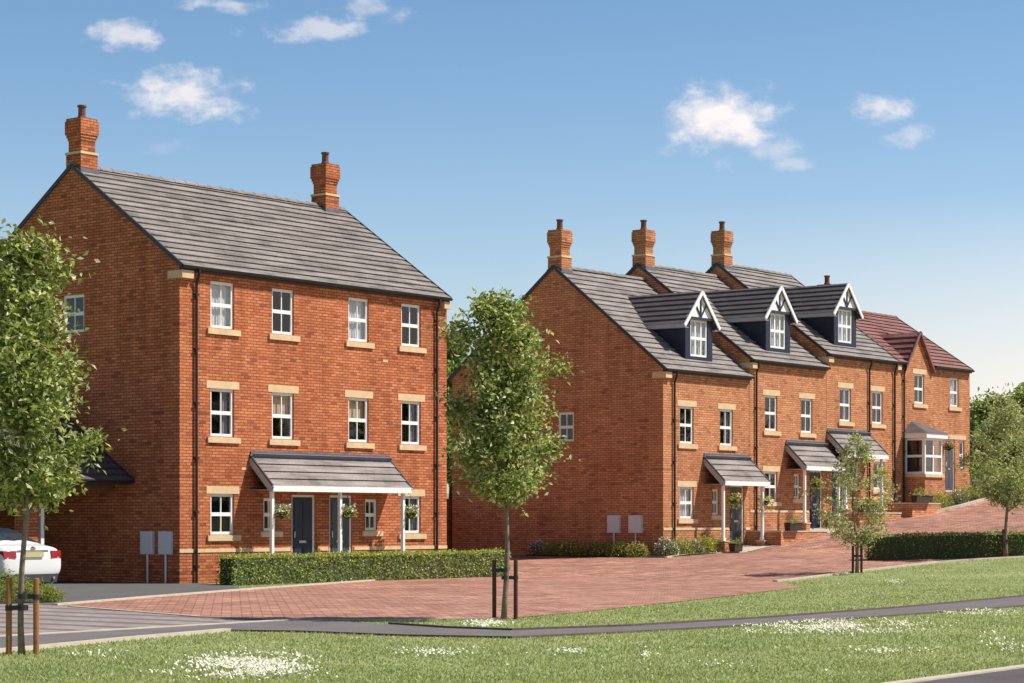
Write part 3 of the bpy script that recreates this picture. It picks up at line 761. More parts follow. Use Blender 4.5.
o = empty('garden_wall', (*Wd(10.4, 8.9), 0), TH, 'tall shaded brick garden wall linking the rear of the two brick buildings', 'wall')
k = MB(); k.box(0, 11.9, 0, .22, -.2, 2.25); k.build('brickwork', M['brickB'], o)
k = MB(); k.box(-.03, 11.9, -.03, .25, 2.251, 2.32); k.build('coping', M['brickA'], o)

# ================================================================== PLANTS
def leafquad(b, p, size, rng, up=.35, asp=.5, mi=0):
    d = Vector((rng.gauss(0,1), rng.gauss(0,1), rng.gauss(0,.8))).normalized()
    n = Vector((rng.gauss(0,1), rng.gauss(0,1), rng.gauss(0,1)+up*2)).normalized()
    s = d.cross(n)
    if s.length < .1: return
    s.normalize(); n = s.cross(d)
    L = size*rng.uniform(.7, 1.25); p = Vector(p)
    m = p + d*L*.5; wv = s*L*asp*.5; dr = n*L*.08
    k = len(b.v); b.v += [tuple(p), tuple(m-wv+dr), tuple(p+d*L-n*L*.06), tuple(m+wv+dr)]
    b.f.append((k, k+1, k+2, k+3)); b.m.append(mi)
def tree(name, label, base, prof, seed, nclump, per, leaf, lm, bark, trunk_r=.05, fork=None, spread=.22, group=None, cat='tree', bend=(0,0), hollow=.25, sq=1.0):
    rng = random.Random(seed)
    X, Y = base; z0 = gz(X, Y)
    o = empty(name, (X, Y, z0), 0, label, cat, group)
    zt = prof[-1][0]; zb = prof[0][0]; fork = fork or zb*1.02
    def cr(z):
        for (a, c0, r0), (b_, c1, r1) in zip(prof, prof[1:]):
            if z <= b_: k = (z-a)/(b_-a); return c0+(c1-c0)*k, r0+(r1-r0)*k
        return prof[-1][1:]
    T = MB(); ph = rng.uniform(0, 6)
    def axis(z):
        k = z/zt; cx = cr(max(z, zb))[0]*max(0, (z-zb*.6)/(zt-zb*.6)) if z > zb*.6 else 0
        return Vector((cx + .035*math.sin(z*2.1+ph) + bend[0]*math.sin(k*3), .03*math.sin(z*1.7+ph*2)+bend[1]*k, z))
    n = 14; zs = [zt*.93*i/n for i in range(n+1)]
    T.tube([axis(z) - (Vector((0,0,.1)) if i == 0 else Vector()) for i, z in enumerate(zs)], [trunk_r*(1.25 if i == 0 else 1)*(1-.93*(z/zt)**1.1) + .004 for i, z in enumerate(zs)], 8)
    tips = []
    ga = rng.uniform(0, 6)
    nb = max(10, nclump//8)
    vol = []
    for i in range(nb):
        k = (i+.5)/nb; z = zb + (zt-zb)*(k**1.05)*.97
        z += rng.uniform(-.1, .1)*(zt-zb)/6; z = min(max(z, zb+.02), zt-.03)
        c, r = cr(z); ga += 2.4+rng.uniform(-.5, .5); L = r*rng.uniform(.62, 1.18)*(1+.34*mnoise(Vector((math.cos(ga)*1.3+seed, math.sin(ga)*1.3, z*1.5))))
        st = axis(max(fork*.9, z-L*rng.uniform(.55, .95)))
        en = Vector((c + L*math.cos(ga), L*math.sin(ga)*sq, z))
        mid = (st+en)/2 + Vector((rng.uniform(-.06,.06), rng.uniform(-.06,.06), -.04*L+rng.uniform(-.05,.05)))
        rb = trunk_r*.42*(1-.6*k)
        rb = max(rb, .008); T.tube([st, mid, en], [rb, rb*.6, .004], 5)
        m = max(3, nclump//nb)
        for j in range(m):
            f = rng.uniform(hollow, 1.0) if j else 1.0
            q = (st.lerp(mid, f*2) if f < .5 else mid.lerp(en, f*2-1))
            e2 = q + Vector((rng.gauss(0,1), rng.gauss(0,1), rng.gauss(.35,.8))).normalized()*r*rng.uniform(.12, .36)
            T.tube([q, e2], [rb*.35, .003], 4); tips.append((q, e2, rng.uniform(.25, 1.6)))
    T.build('trunk', bark, o, smooth=True, uv=False)
    Lf = MB()
    for q, e, wgt in tips:
        sp = spread*rng.uniform(.5, 1.05)
        for _ in range(int(per*wgt)):
            f = rng.random()**.6; c = q.lerp(e, f)
            p = c + Vector((rng.gauss(0, sp), rng.gauss(0, sp), rng.gauss(0, sp*.8)))*.62
            leafquad(Lf, p, leaf, rng)
    for _ in range(int(nclump*per*.06)):
        z = rng.uniform(zb, zt); c, r = cr(z); a = rng.uniform(0, 6.28); rr = r*rng.uniform(.3, 1.02)
        leafquad(Lf, (c+rr*math.cos(a), rr*math.sin(a), z), leaf, rng)
    Lf.build('crown', lm, o, uv=False, fix=False)
    return o
def stakes(base, offs, h, mm, label, straps):
    """tree stakes with rubber ties: each stake its own thing"""
    X, Y = base
    for (dx, dy), lab, (sz) in zip(offs, label, straps):
        o = empty('tree_stake', (X+dx, Y+dy, gz(X+dx, Y+dy)), 0, lab, 'tree stake', 'timber stakes beside young trees')
        k = MB(); k.tube([(0,0,-.1), (0,0,h-.01), (0,0,h)], [.035,.035,.03], 10); k.build('post', mm, o)
        if sz:
            s = MB(); s.bar((0,-.0,sz), (-dx, -dy, sz+.01), .05, .055); s.tube([(0,0,sz-.03), (0,0,sz+.03)], .043, 10); s.tube([(-dx,-dy,sz-.025), (-dx,-dy,sz+.035)], .06, 10); s.build('tie', M['strap'], o)
t1 = G(23, 655); t2 = G(505, 619.5); t3 = G(856, 573); t4 = G(1007, 558.0)
tree('young_tree', 'leafy young tree between two orange stakes in front of the white car', t1,
     [(2.0,.18,.30),(2.15,-.02,.60),(2.45,-.10,.68),(2.85,-.06,.80),(3.3,-.04,.80),(3.7,-.05,.60),(4.2,-.05,.55),(4.65,.02,.40),(4.95,.05,.14)], 5, 230, 62, .092, M['leaf1'], M['bark'], .034, 1.6, .24, 'young trees on the verge')
tree('young_tree', 'leafy young tree between dark stakes before the gap between the brick buildings', t2,
     [(2.12,.10,.35),(2.35,.04,.76),(2.7,.04,.94),(3.3,-.06,.90),(3.9,.05,.86),(4.4,.0,.72),(4.8,-.12,.46),(5.22,-.14,.14)], 23, 240, 62, .10, M['leaf1'], M['bark'], .040, 1.75, .24, 'young trees on the verge')
tree('young_tree', 'thin airy young tree in front of the third terraced house, beside two dark stakes', t3,
     [(.95,0,.25),(1.3,-.1,.95),(1.8,-.15,1.3),(2.35,-.1,1.2),(2.8,-.05,.85),(3.3,.03,.42),(3.75,.03,.12)], 21, 160, 36, .085, M['leaf2'], M['bark'], .045, .7, .20, 'young trees on the verge')
tree('young_tree', 'young tree growing through the hedge at the right edge', t4,
     [(1.65,0,.3),(2.0,0,.85),(2.4,.05,1.22),(3.1,0,1.15),(3.8,0,.85),(4.35,0,.45),(4.75,0,.12)], 33, 190, 46, .10, M['leaf2'], M['bark'], .05, 1.5, .22, 'young trees on the verge')
stakes(t1, [(-.165, 0), (.15, .02)], .90, M['stake'], ['orange wooden stake left of the trunk of the leftmost young tree', 'orange wooden stake right of the trunk of the leftmost young tree'], [.55, .68])
stakes(t2, [(-.17, 0), (.17, .02)], .95, M['staked'], ['dark wooden stake left of the trunk of the tall tree before the gap', 'dark wooden stake right of the trunk of the tall tree before the gap'], [.78, .66])
stakes(t3, [(-.09, -.05), (.15, .02)], .74, M['staked'], ['thin dark stake against the trunk of the airy tree', 'dark stake right of the trunk of the airy tree'], [0, .45])
stakes(t4, [(-.12, -.03)], .85, M['staked'], ['dark stake left of the tree trunk at the hedge'], [.5])

def hedge(name, label, p, q, h, w, lm, seed, dens=260, leaf=.06):
    rng = random.Random(seed)
    L = math.hypot(q[0]-p[0], q[1]-p[1]); a = math.atan2(q[1]-p[1], q[0]-p[0])
    o = empty(name, (p[0], p[1], 0), a, label, 'hedge')
    def zz(x): return gz(p[0]+math.cos(a)*x, p[1]+math.sin(a)*x)
    n = max(4, int(L/.5)); c = MB()
    for i in range(n):
        x0, x1 = L*i/n, L*(i+1)/n; za, zc = zz(x0), zz(x1); i_ = .07
        hh = h-.07
        X0 = x0 + (i_ if i == 0 else 0); X1 = x1 - (i_ if i == n-1 else 0)
        c.poly([(X0, -w/2+i_, za), (X1, -w/2+i_, zc), (X1, -w/2+i_, zc+hh), (X0, -w/2+i_, za+hh)])
        c.poly([(X0, w/2-i_, za), (X1, w/2-i_, zc), (X1, w/2-i_, zc+hh), (X0, w/2-i_, za+hh)])
        c.poly([(X0, -w/2+i_, za+hh), (X1, -w/2+i_, zc+hh), (X1, w/2-i_, zc+hh), (X0, w/2-i_, za+hh)])
        if i in (0, n-1):
            X = X0 if i == 0 else X1; z = za if i == 0 else zc
            c.poly([(X, -w/2+i_, z), (X, w/2-i_, z), (X, w/2-i_, z+hh), (X, -w/2+i_, z+hh)])
    c.build('stems', M['hcore'], o, uv=False)
    Lf = MB()
    def lump(x, y, z): return .05*mnoise(Vector((x*1.6+seed, y*2, z*2.2))) + .03*mnoise(Vector((x*5+seed, y*5, z*5)))
    area = L*h*2 + L*w + w*h*2
    for _ in range(int(area*dens)):
        k = rng.random()*area; x = rng.uniform(0, L)
        if k < L*h*2:
            z = rng.uniform(.03, h); y = -w/2 if k < L*h else w/2; sy = 1 if y > 0 else -1
            d = lump(x, y, z) - rng.uniform(0, .09); y += sy*d
        elif k < L*h*2+L*w:
            y = rng.uniform(-w/2, w/2); z = h + lump(x, y, h) - rng.uniform(-.02, .06)
        else:
            z = rng.uniform(.03, h); y = rng.uniform(-w/2, w/2); x = -.0 if rng.random() < .5 else L
            x += (lump(x, y, z) - rng.uniform(0, .06))*(1 if x > 0 else -1)
        leafquad(Lf, (x, y, z+zz(x)), leaf, rng, .5, .62)
    Lf.build('foliage', lm, o, uv=False, fix=False)
hedge('hedge', 'low clipped bright green hedge in front of the tall house porch', Wd(-.22, -1.80), Wd(10.6, -1.80), .72, .62, M['hedge'], 5, 560, .062)
h2a, h2b = [(x, y+.75) for x, y in (G(872, 561.5), G(1150, 553.5))]
hedge('hedge', 'low clipped dark green hedge between red paving and lawn at the right', h2a, h2b, .74, .9, M['hedge2'], 9, 420, .066)

def shrub(name, label, loc, r, h, lm, seed, n=700, leaf=.05, flower=None, nf=0, cat='shrub', group=None, upright=False, z=None):
    rng = random.Random(seed); X, Y = loc
    o = empty(name, (X, Y, gz(X, Y) if z is None else z), 0, label, cat, group)
    b = MB()
    for i in range(n):
        a = rng.uniform(0, 6.283); e = rng.random(); rr = r*(rng.random()**.4)
        z = h*(e**.8)*rng.uniform(.6, 1.05); k = math.sqrt(max(.05, 1-(z/(h*1.08))**2))
        k *= 1 + .28*mnoise(Vector((math.cos(a)*1.7+seed, math.sin(a)*1.7, z*3)))
        p = (rr*k*math.cos(a), rr*k*math.sin(a), z)
        leafquad(b, p, leaf, rng, .8 if not upright else .1, .5 if not upright else .25)
    b.build('foliage', lm, o, uv=False, fix=False)
    s = MB()
    for i in range(7):
        a = i*.9; s.tube([(0,0,-.03), (r*.5*math.cos(a), r*.5*math.sin(a), h*.7)], [.012, .004], 4)
    s.build('stems', M['barkd'], o, uv=False)
    if flower:
        f = MB()
        for i in range(nf):
            a = rng.uniform(0, 6.283); rr = r*rng.random()**.5; z = h*math.sqrt(max(.03, 1-(rr/r)**2))*rng.uniform(.8, 1.12)
            p = Vector((rr*math.cos(a), rr*math.sin(a), z)); q = rng.uniform(.02, .035)
            for k in range(3):
                w = k*2.1+a; leafquad(f, p, q*1.6, rng, .8, .8)
        f.build('flowers', flower, o, uv=False, fix=False)
    return o
# bed along the first terraced house
cut_sheet([Wd(20.0, -.95), Wd(24.6, -1.0), Wd(24.6, -.02), Wd(21.0, -.02), Wd(21.0, 4.8), Wd(20.0, 4.8)], .03, 'flower_bed', M['soil'])
kinds = [('silver', M['shrubs'], M['petalw'], 26, 'silver green shrub with white flowers'), ('green', M['shrubg'], None, 0, 'bright green mounded shrub'), ('or', M['shrubg'], M['petalo'], 22, 'green shrub with orange flowers'), ('y', M['shrubg'], M['petaly'], 20, 'light green shrub with yellow flowers'), ('p', M['leaf2'], M['petalp'], 16, 'dull green shrub with pink flowers')]
seq = [0, 1, 3, 2, 1, 3, 2, 0, 1, 0, 3, 1, 1]
nums = ['first', 'second', 'third', 'fourth', 'fifth', 'sixth', 'seventh', 'eighth', 'ninth', 'tenth', 'eleventh', 'twelfth', 'last']
rg = random.Random(4)
spots = [(20.35, 4.3-.66*i) for i in range(7)] + [(20.75, -.50), (21.5, -.55), (22.15, -.5), (22.8, -.55), (23.45, -.5), (24.1, -.55)]
for i, (k, sp_) in enumerate(zip(seq, spots)):
    _, lm, fl, nf, d = kinds[k]
    shrub('flowering_shrub' if fl else 'shrub', d + ', ' + nums[i] + ' from the left in the terrace bed', Wd(*sp_), rg.uniform(.42, .52), rg.uniform(.46, .62), lm, 40+i, 900, .065, fl, int(nf*3.2), group='shrubs in the bed by the terrace')
# bed at the bay-window house
seq = [1, 3, 1, 0, 3, 1, 4, 0]
words = ['at the left end of the bay window bed', 'just left of the bay window', 'under the shaded side of the bay window', 'under the middle of the bay window', 'under the sunlit front of the bay window', 'left of the end house door', 'before the end house door', 'at the right end of the bay window bed']
for i, k in enumerate(seq):
    _, lm, fl, nf, d = kinds[k]
    shrub('flowering_shrub' if fl else 'shrub', d + ', ' + words[i], Wd(36.9+i*.78, -1.25-.25*(i % 2)), .46, rg.uniform(.5, .75), lm, 70+i, 520, .075, fl, nf, group='shrubs in the bed below the bay window')
# planting beside the white car
cut_sheet(px((-60, 606), (0, 604.5), (56, 603), (60, 600), (0, 588), (-60, 588)), .03, 'flower_bed', M['soil'])
for i, (xx, yy, r, h) in enumerate(((-14, 603, .45, .6), (5, 601, .4, .66), (22, 603, .36, .5), (38, 602, .34, .42), (51, 602.5, .26, .28))):
    shrub('shrub', ['low green shrub cut by the left edge, beside the white car', 'tallest leafy green shrub behind the left tree stake and beside the car', 'leafy green shrub behind the trunk of the leftmost tree', 'bright green shrub just right of the right orange stake', 'smallest bright green shrub at the right end of the bed by the white car'][i], G(xx, yy), r, h, M['shrubg'], 90+i, 600, .08, upright=True, group='shrubs beside the parked car')

# hanging baskets
def basket(label, loc, hang, seed, fl=M['petalw'], r=.2, trail=.12):
    rng = random.Random(seed)
    o = empty('hanging_basket', loc, 0, label, 'hanging basket', 'hanging flower baskets on the porches')
    b = MB(); b.lathe((0,0,0), [(.03,-.17),(.10,-.13),(.15,-.06),(.165,0),(.15,0),(.02,-.12)], 12); b.build('basket', M['wicker'], o)
    c = MB()
    for i in range(3): a = i*2.09; c.tube([(.16*math.cos(a), .16*math.sin(a), 0), (0,0,hang*.8)], .004, 4)
    c.tube([(0,0,hang*.8), (0,0,hang)], .004, 4); c.build('chain', M['strap'], o)
    f = MB()
    for _ in range(260):
        a = rng.uniform(0, 6.283); rr = r*rng.random()**.45; z = rng.uniform(-trail, .17)
        rr *= (1.1 if z < .02 else math.sqrt(max(.1, 1-(z/.2)**2)))
        if z < 0 and rr < .15: rr = .17
        leafquad(f, (rr*math.cos(a), rr*math.sin(a), z), .07, rng)
    f.build('foliage', M['shrubg'], o, uv=False, fix=False)
    g = MB()
    for _ in range(38):
        a = rng.uniform(0, 6.283); rr = r*1.05*rng.random()**.4; z = rng.uniform(.0, .2)
        for k in range(3): leafquad(g, (rr*math.cos(a), rr*math.sin(a), z), .06, rng, .8, .8)
    g.build('flowers', fl, o, uv=False, fix=False)
for i, (t, lab) in enumerate(((2.86, 'white flowered hanging basket at the left end of the long porch roof'), (5.36, 'white flowered hanging basket between the two doors of the tall house'), (7.93, 'white flowered hanging basket at the right end of the long porch roof'))):
    x, y = Wd(t, -.72); basket(lab, (x, y, 1.78), .55, 200+i, r=.23)
def bh(t, p, z, lab, seed, **k): x, y = Wd(t, -p, OB); basket(lab, (x, y, z), .5, seed, **k)
bh(3.12, .70, .55+1.72, 'green hanging basket before the door of the nearest terraced house', 210, fl=M['petaly'], r=.27, trail=.3)
bh(5.12, .70, .55+1.68, 'green hanging basket at the right end of the nearest terrace porch', 211, fl=M['petaly'], r=.27, trail=.35)
bh(8.5, .70, 1.14+1.72, 'green hanging basket under the porch of the second terraced house', 212, fl=M['petaly'], r=.24, trail=.2)
bh(13.25, .70, 1.64+1.68, 'green hanging basket on the porch of the third terraced house, left of the bay', 213, fl=M['petaly'], r=.28, trail=.25)
bh(19.6, .25, 2.6+1.85, 'small pink flowered hanging basket beside the door of the bay windowed house', 214, fl=M['petalp'], r=.2, trail=.1)

# trough planters
def planter(label, t, p, z, L, seed, tall=.3, dark=True, o0=OB):
    rng = random.Random(seed); x, y = Wd(t, -p, o0)
    o = empty('planter', (x, y, z), TH, label, 'planter', 'dark trough planters by the terrace doors')
    k = MB(); h = .24
    k.hexa([(-L/2+.02,-.1,0),(L/2-.02,-.1,0),(L/2-.02,.1,0),(-L/2+.02,.1,0),(-L/2,-.12,h),(L/2,-.12,h),(L/2,.12,h),(-L/2,.12,h)])
    k.box(-L/2-.015, L/2+.015, -.135, .135, h, h+.03); k.build('trough', M['wicker'], o)
    f = MB()
    for _ in range(int(420*L)):
        xx = rng.uniform(-L/2, L/2); zz = h + tall*rng.random()*(.6+.4*math.sin(xx*7+seed)); leafquad(f, (xx, rng.gauss(0,.09), zz), .07, rng, .3, .35)
    f.build('foliage', M['shrubg'] if seed % 2 else M['leaf1'], o, uv=False, fix=False)
planter('dark trough planter left of the lowest terrace door', 2.55, 1.15, .55, .5, 301)
planter('dark trough planter on the low wall at the second terraced house', 5.75, 1.42, 1.22, .8, 302)
planter('dark trough planter on the low wall before the third terraced house', 10.95, 1.42, 1.86, 1.1, 303)
planter('dark trough planter on the short wall left of the bay window bed', 14.7, 1.62, 2.22, 1.3, 304, .35)

# trees behind
def bgtree(label, X, Y, H, rad, seed, name='background_tree'):
    prof = [(H*.12, 0, rad*.55), (H*.28, 0, rad*.95), (H*.5, 0, rad), (H*.7, 0, rad*.85), (H*.88, 0, rad*.5), (H, 0, rad*.12)]
    tree(name, label, (X, Y), prof, seed, 210, 60, .26, M['leafB'], M['barkd'], .16, H*.13, rad*.26, 'trees behind the houses')
def at(x, Z): return (x-CX)/F*Z
bgtree('bushy green tree behind the gap, showing over the left edge of the tall tree', at(452, 105), 105, 7.9, 1.9, 51)
bgtree('darker tree low in the gap between the brick buildings', at(500, 100), 100, 5.6, 2.2, 52)
bgtree('round leafy tree just right of the bay windowed house', at(991, 100), 100, 4.0, 1.9, 53)
bgtree('leafy tree at the right edge, tallest of the clump beyond the paving', at(1034, 104), 104, 5.0, 2.6, 54)
bgtree('leafy tree low behind the hedge tree at the right edge', at(1010, 95), 95, 3.2, 1.8, 55)
bgtree('leafy tree beyond the right edge of the view', at(1085, 100), 100, 5.6, 2.8, 56)
for i, xx in enumerate((978, 997, 1018, 1040)):
    shrub('shrub', ['rounded bush beside the narrow window of the end house', 'rounded bush below the round leafy tree right of the end house', 'rounded bush beyond the paving at the right edge of the view', 'rounded bush beyond the paving, outside the right edge'][i], (at(xx, 92), 92+i*.3), .95, 1.35, M['leafB'], 120+i, 1100, .15, group='bushes beyond the paving')

patchy(M['blade'])
for i, (X, Y, H, rd, lb) in enumerate(((46, 56, 6.5, 2.6, 'short broad tree far right of the paving, nearest of the row outside the view'), (49, 63, 8.5, 3.0, 'tall tree second in the row outside the right of the view'), (47, 71, 7.0, 2.8, 'middle tree of the row outside the right of the view'), (50, 79, 9.0, 3.2, 'tallest tree fourth in the row outside the right of the view'), (48, 88, 7.5, 3.0, 'farthest tree of the row outside the right of the view'))):
    bgtree(lb, X, Y, H, rd, 150+i)
# ================================================================== LAWN BLADES AND DAISIES
hard = [P_set, P_pav, P_path, P_drive, P_road]
def paved(x, y): return any(inpoly(x, y, P) for P in hard)
rg = random.Random(99)
V, Fc = [], []
def blade(x, y, h, w):
    z = gz(x, y); a = rg.uniform(0, 3.14); k = len(V)
    dx, dy = math.cos(a)*w/2, math.sin(a)*w/2; lx, ly = rg.gauss(0, h*.45), rg.gauss(0, h*.45)
    V.extend([(x-dx, y-dy, z), (x+dx, y+dy, z), (x+lx, y+ly, z+h)]); Fc.append((k, k+1, k+2))
cnt = 0
while cnt < 210000:
    u = rg.random(); Y = 20 + 48*(u**1.5); X = rg.uniform(-.245*Y-.3, .245*Y+.3)
    if tw(X, Y)[1] > -1.0: cnt += 1; continue
    cnt += 1
    if paved(X, Y): continue
    dn = mnoise(Vector((X*.5, Y*.5, 0)))
    blade(X, Y, rg.uniform(.018, .038)*(1+.35*dn), .014 + Y*.00018)
me = bpy.data.meshes.new('grass'); me.from_pydata(V, [], Fc); me.materials.append(M['blade'])
o = bpy.data.objects.new('grass', me); COL.objects.link(o); setp(o, 'mown green lawn grass on both sides of the footpath', 'grass', kind='stuff')
dz = MB()
patches = [(188, 318, 654, 680, 1400), (150, 330, 668, 683, 260), (60, 140, 650, 660, 60), (395, 472, 650, 660, 130), (462, 508, 622, 630, 170), (730, 935, 620, 637, 1250), (860, 930, 650, 657, 130), (930, 1024, 610, 618, 200), (880, 905, 580, 586, 60), (555, 590, 651, 657, 50), (705, 745, 664, 670, 50), (640, 652, 655, 662, 20), (975, 1024, 628, 664, 60), (400, 900, 640, 680, 40)]
for x0, x1, y0, y1, n in patches:
    for _ in range(int(n*2.9)):
        cx_, cy_ = (x0+x1)/2, (y0+y1)/2
        ex, ey = rg.gauss(0, .55), rg.gauss(0, .5)
        if ex*ex + ey*ey > 1.9*rg.random() + .15: continue
        xx = cx_ + (x1-x0)/2*ex; yy = cy_ + (y1-y0)/2*ey
        X, Y = G(xx, yy)
        if mnoise(Vector((X*1.4, Y*.9, 3))) < rg.uniform(-.45, .12) or paved(X, Y): continue
        z = gz(X, Y) + rg.uniform(.035, .06); r = rg.uniform(.007, .014)
        k = len(dz.v); tx, ty = rg.gauss(0, .5), rg.gauss(-.3, .5)
        for j in range(6):
            a = j*math.pi/3; dx, dy = r*math.cos(a), r*math.sin(a); dz.v.append((X+dx, Y+dy, z + dx*tx - dy*ty))
        dz.f.append(tuple(range(k, k+6))); dz.m.append(0)
o = dz.build('daisies', M['daisy'], None, uv=False, fix=False); setp(o, 'drifts of small white daisies scattered in the lawn', 'flowers', kind='stuff')

# ================================================================== CAR
cx0, cy0 = at(65, 50), 50.0
car = empty('parked_car', (cx0-UX*.90, cy0-UY*.90, .014), TH, 'white saloon car parked rear-on in front of the carport, cut by the left edge', 'car')
# stations: y, zbottom, half width, belt z, roof half width, top z
st = [(0.00,.42,.70,.70,.60,.74),(.03,.30,.82,.78,.70,.90),(.10,.24,.88,.84,.72,.985),(.42,.22,.90,.90,.70,1.02),(.62,.22,.90,.93,.66,1.06),(1.05,.20,.90,.95,.60,1.27),(1.45,.18,.90,.95,.57,1.385),(2.1,.18,.90,.94,.57,1.42),(2.6,.18,.90,.93,.57,1.40),(3.1,.18,.90,.91,.62,1.18),(3.45,.18,.90,.89,.68,.98),(3.9,.20,.88,.80,.68,.88),(4.35,.24,.80,.70,.60,.76),(4.5,.35,.66,.6,.5,.64)]
b = MB(); rows = []
for y, zb, hw, bz, rh, tz in st:
    half = [(0, zb), (hw*.82, zb), (hw*.97, zb+.12), (hw, (zb+bz)/2), (hw*.985, bz-.05), (hw*.94, bz), (rh+(hw*.94-rh)*.30, bz+(tz-bz)*.72), (rh*.86, tz-.012), (0, tz)]
    ring = [(x, y, z) for x, z in half] + [(-x, y, z) for x, z in half[-2:0:-1]]
    k = len(b.v); b.v += ring; rows.append((k, len(ring)))
for (k0, n), (k1, _) in zip(rows, rows[1:]):
    for j in range(n):
        b.f.append((k0+j, k0+(j+1) % n, k1+(j+1) % n, k1+j)); b.m.append(0)
b.f.append(tuple(range(rows[0][0], rows[0][0]+n))); b.m.append(0); b.f.append(tuple(range(rows[-1][0], rows[-1][0]+n))); b.m.append(0)
bo = b.build('body', M['carpaint'], car, smooth=True, uv=False)
sm = bo.modifiers.new('sub', 'SUBSURF'); sm.levels = 2; sm.render_levels = 2
def carpane(name, ya, yb, cols):
    k = MB()
    for (r0, _), (r1, _), q0, q1 in zip(rows, rows[1:], st, st[1:]):
        if q0[0] < ya-.01 or q1[0] > yb+.01: continue
        for c in cols: k.poly([b.v[r0+c], b.v[r0+c+1], b.v[r1+c+1], b.v[r1+c]])
    o = k.build(name, M['carglass'], car, uv=False); o.location.z = .004
carpane('rear_window', .62, 1.45, (6, 7, 8, 9)); carpane('windscreen', 2.6, 3.45, (6, 7, 8, 9))
carpane('side_window', 1.05, 3.1, (5, 6)); carpane('side_window', 1.05, 3.1, (9, 10))
for sg in (-1, 1):
    k = MB()
    k.hexa([(sg*.50,-.015,.72),(sg*.80,.03,.70),(sg*.88,.30,.74),(sg*.50,.10,.74),(sg*.50,.0,.88),(sg*.82,.045,.88),(sg*.895,.32,.89),(sg*.50,.1,.89)]); k.build('tail_light', M['tail'], car)
    for y in (.85, 3.6):
        k = MB(); k.tube([(sg*.70, y, .315), (sg*.735, y, .315), (sg*.875, y, .315), (sg*.895, y, .315)], [.27,.315,.315,.27], 28); w = k.build('wheel', M['tyre'], car)
        k = MB(); k.tube([(sg*.88, y, .315), (sg*.902, y, .315)], [.215,.20], 20)
        k.build('rim', M['chrome'], w)
        k = MB(); k.tube([(sg*.74, y, .35), (sg*.912, y, .35)], [.37,.37], 28); k.build('wheel_arch', M['bumper'], car) if False else None
    k = MB(); k.box(sg*.93-.1, sg*.93+.1, 2.75, 2.9, .98, 1.1); k.build('mirror', M['carpaint'], car)
k = MB(); k.hexa([(-.66,.0,.17),(.66,.0,.17),(.78,.25,.17),(-.78,.25,.17),(-.70,-.012,.36),(.70,-.012,.36),(.84,.25,.36),(-.84,.25,.36)]); k.build('bumper_trim', M['bumper'], car)
k = MB(); k.box(-.26, .26, -.035, .05, .74, .85); k.build('number_plate', M['plate'], car)
k = MB(); k.tube([(0, -.02, .93), (0, .06, .935)], .04, 14); k.build('badge', M['chrome'], car)
k = MB(); k.box(-.45, .45, .0, .03, .885, .9); k.build('boot_trim', M['chrome'], car)
k = MB(); k.tube([(-.55,-.04,.27), (-.55,.2,.27)], .035, 12); k.tube([(.55,-.04,.27), (.55,.2,.27)], .035, 12); k.build('exhaust', M['chrome'], car)

# ================================================================== SKY, SUN, CAMERA
SE, SD = 52.0, Vector((1, .05, 0)).normalized()
w = bpy.data.worlds.new('World'); S.world = w; w.use_nodes = True
nt = w.node_tree; bg = nt.nodes['Background']
sky = nt.nodes.new('ShaderNodeTexSky'); sky.sky_type = 'NISHITA'; sky.sun_disc = False
sky.sun_elevation = R(SE); sky.sun_rotation = math.atan2(SD.x, SD.y); sky.air_density = 1.0; sky.dust_density = .6; sky.ozone_density = 1.5
tc = nt.nodes.new('ShaderNodeTexCoord'); sep = nt.nodes.new('ShaderNodeSeparateXYZ'); nt.links.new(tc.outputs['Generated'], sep.inputs[0])
def ma(op, a, b=0, c=None):
    n = nt.nodes.new('ShaderNodeMath'); n.operation = op
    for i, v in enumerate((a, b) + ((c,) if c is not None else ())):
        if hasattr(v, 'is_linked'): nt.links.new(v, n.inputs[i])
        else: n.inputs[i].default_value = v
    return n.outputs[0]
tint = ramp(nt, sep.outputs[2], [(0.0, (1.30,1.14,1.12)), (.05, (1.22,1.13,1.12)), (.11, (1.08,1.10,1.14)), (.18, (.86,1.0,1.10)), (.25, (.72,.92,1.04)), (.50, (.40,.46,.52))])
skc = mixc(nt, 1.0, sky.outputs[0], tint, 'MULTIPLY')
wx = ma('MULTIPLY', ma('MAXIMUM', ma('MULTIPLY', sep.outputs[0], 4.2), 0), ma('MAXIMUM', ma('SUBTRACT', 1.0, ma('MULTIPLY', sep.outputs[2], 7.0)), 0))
skc = mixc(nt, ma('MINIMUM', wx, .85), skc, (9.2, 8.3, 7.8))
yy = ma('MAXIMUM', sep.outputs[1], .02)
U = ma('MULTIPLY', ma('DIVIDE', sep.outputs[0], yy), F); Vv = ma('MULTIPLY', ma('DIVIDE', sep.outputs[2], yy), F)
cmb = nt.nodes.new('ShaderNodeCombineXYZ'); nt.links.new(U, cmb.inputs[0]); nt.links.new(ma('MULTIPLY', Vv, 1.5), cmb.inputs[1])
n1 = noise(nt, .024, 7, cmb.outputs[0], .62); n2 = noise(nt, .010, 3, cmb.outputs[0])
nz = ma('SUBTRACT', n1, .5)
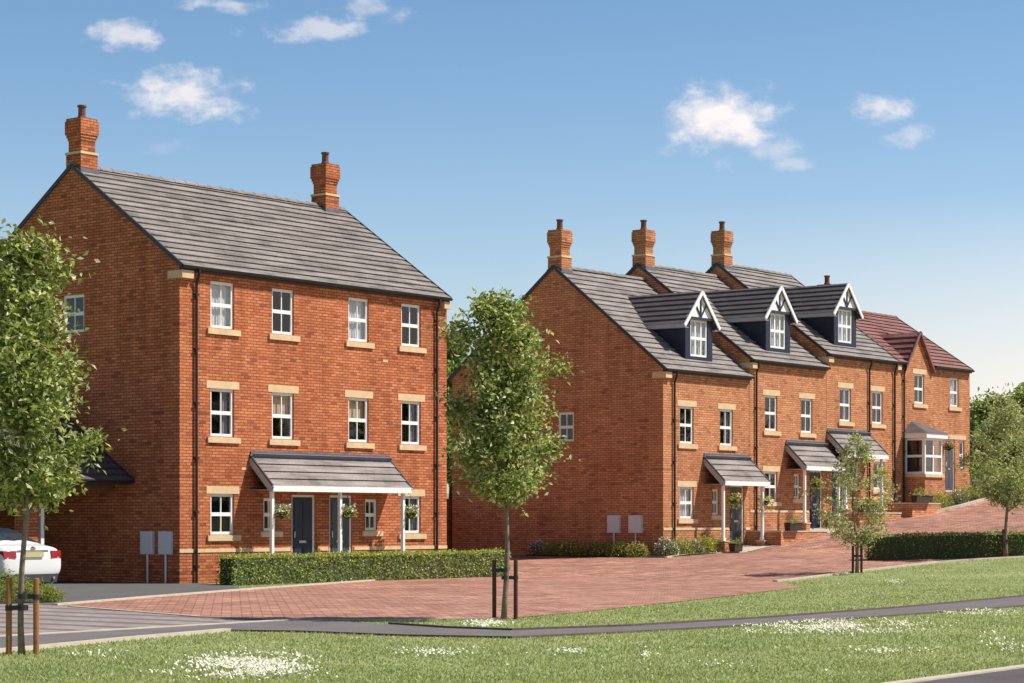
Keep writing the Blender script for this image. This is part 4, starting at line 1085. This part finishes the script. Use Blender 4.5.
clouds = [(720,121,68,38,.95,1.0),(775,150,34,14,.35,1.4),(880,110,32,17,.75,1.2),(914,137,26,12,.4,1.5),(792,162,24,8,.3,1.6),(187,94,66,25,.8,1.2),(150,97,44,12,.5,1.6),(123,34,36,18,.6,1.5),(315,28,56,13,.5,1.6),(228,5,42,9,.5,1.5),(372,9,42,13,.38,1.6),(168,146,28,9,.12,1.4)]
tot = None
for cx, cy, rx, ry, st_, rg_ in clouds:
    dx = ma('DIVIDE', ma('SUBTRACT', U, cx-CX), rx); dy = ma('DIVIDE', ma('SUBTRACT', Vv, HY-cy), ry)
    d = ma('SQRT', ma('ADD', ma('MULTIPLY', dx, dx), ma('MULTIPLY', dy, dy)))
    v = ma('ADD', ma('SUBTRACT', 1.0, d), ma('MULTIPLY', nz, rg_*2.2))
    mr = nt.nodes.new('ShaderNodeMapRange'); mr.interpolation_type = 'SMOOTHSTEP'
    nt.links.new(v, mr.inputs[0]); mr.inputs[1].default_value = -.12; mr.inputs[2].default_value = .95; mr.inputs[4].default_value = st_
    tot = mr.outputs[0] if tot is None else ma('MAXIMUM', tot, mr.outputs[0])
tot = ma('MULTIPLY', tot, ma('GREATER_THAN', sep.outputs[1], .1))
cc = ramp(nt, n1, [(.3, (6.6,6.5,6.9)), (.6, (8.7,8.1,7.9))])
skc = mixc(nt, tot, skc, cc)
nt.links.new(skc, bg.inputs[0]); bg.inputs[1].default_value = .10
sun = bpy.data.lights.new('sun', 'SUN'); sun.energy = 5.0; sun.angle = R(.5); sun.color = (1, .94, .85)
so = bpy.data.objects.new('sun', sun); COL.objects.link(so)
dv = Vector((SD.x*math.cos(R(SE)), SD.y*math.cos(R(SE)), math.sin(R(SE))))
so.rotation_euler = (-dv).to_track_quat('-Z', 'Y').to_euler()
cam = bpy.data.cameras.new('camera'); co = bpy.data.objects.new('camera', cam); COL.objects.link(co)
co.location = (0, 0, CH); co.rotation_euler = (R(90), 0, 0)
cam.sensor_width = 36; cam.lens = F*36/1024; cam.shift_y = (HY-341.5)/1024; cam.clip_end = 6000; cam.clip_start = .5
S.camera = co
S.view_settings.view_transform = 'Standard'; S.view_settings.look = 'None'; S.view_settings.exposure = .28; S.view_settings.gamma = 1
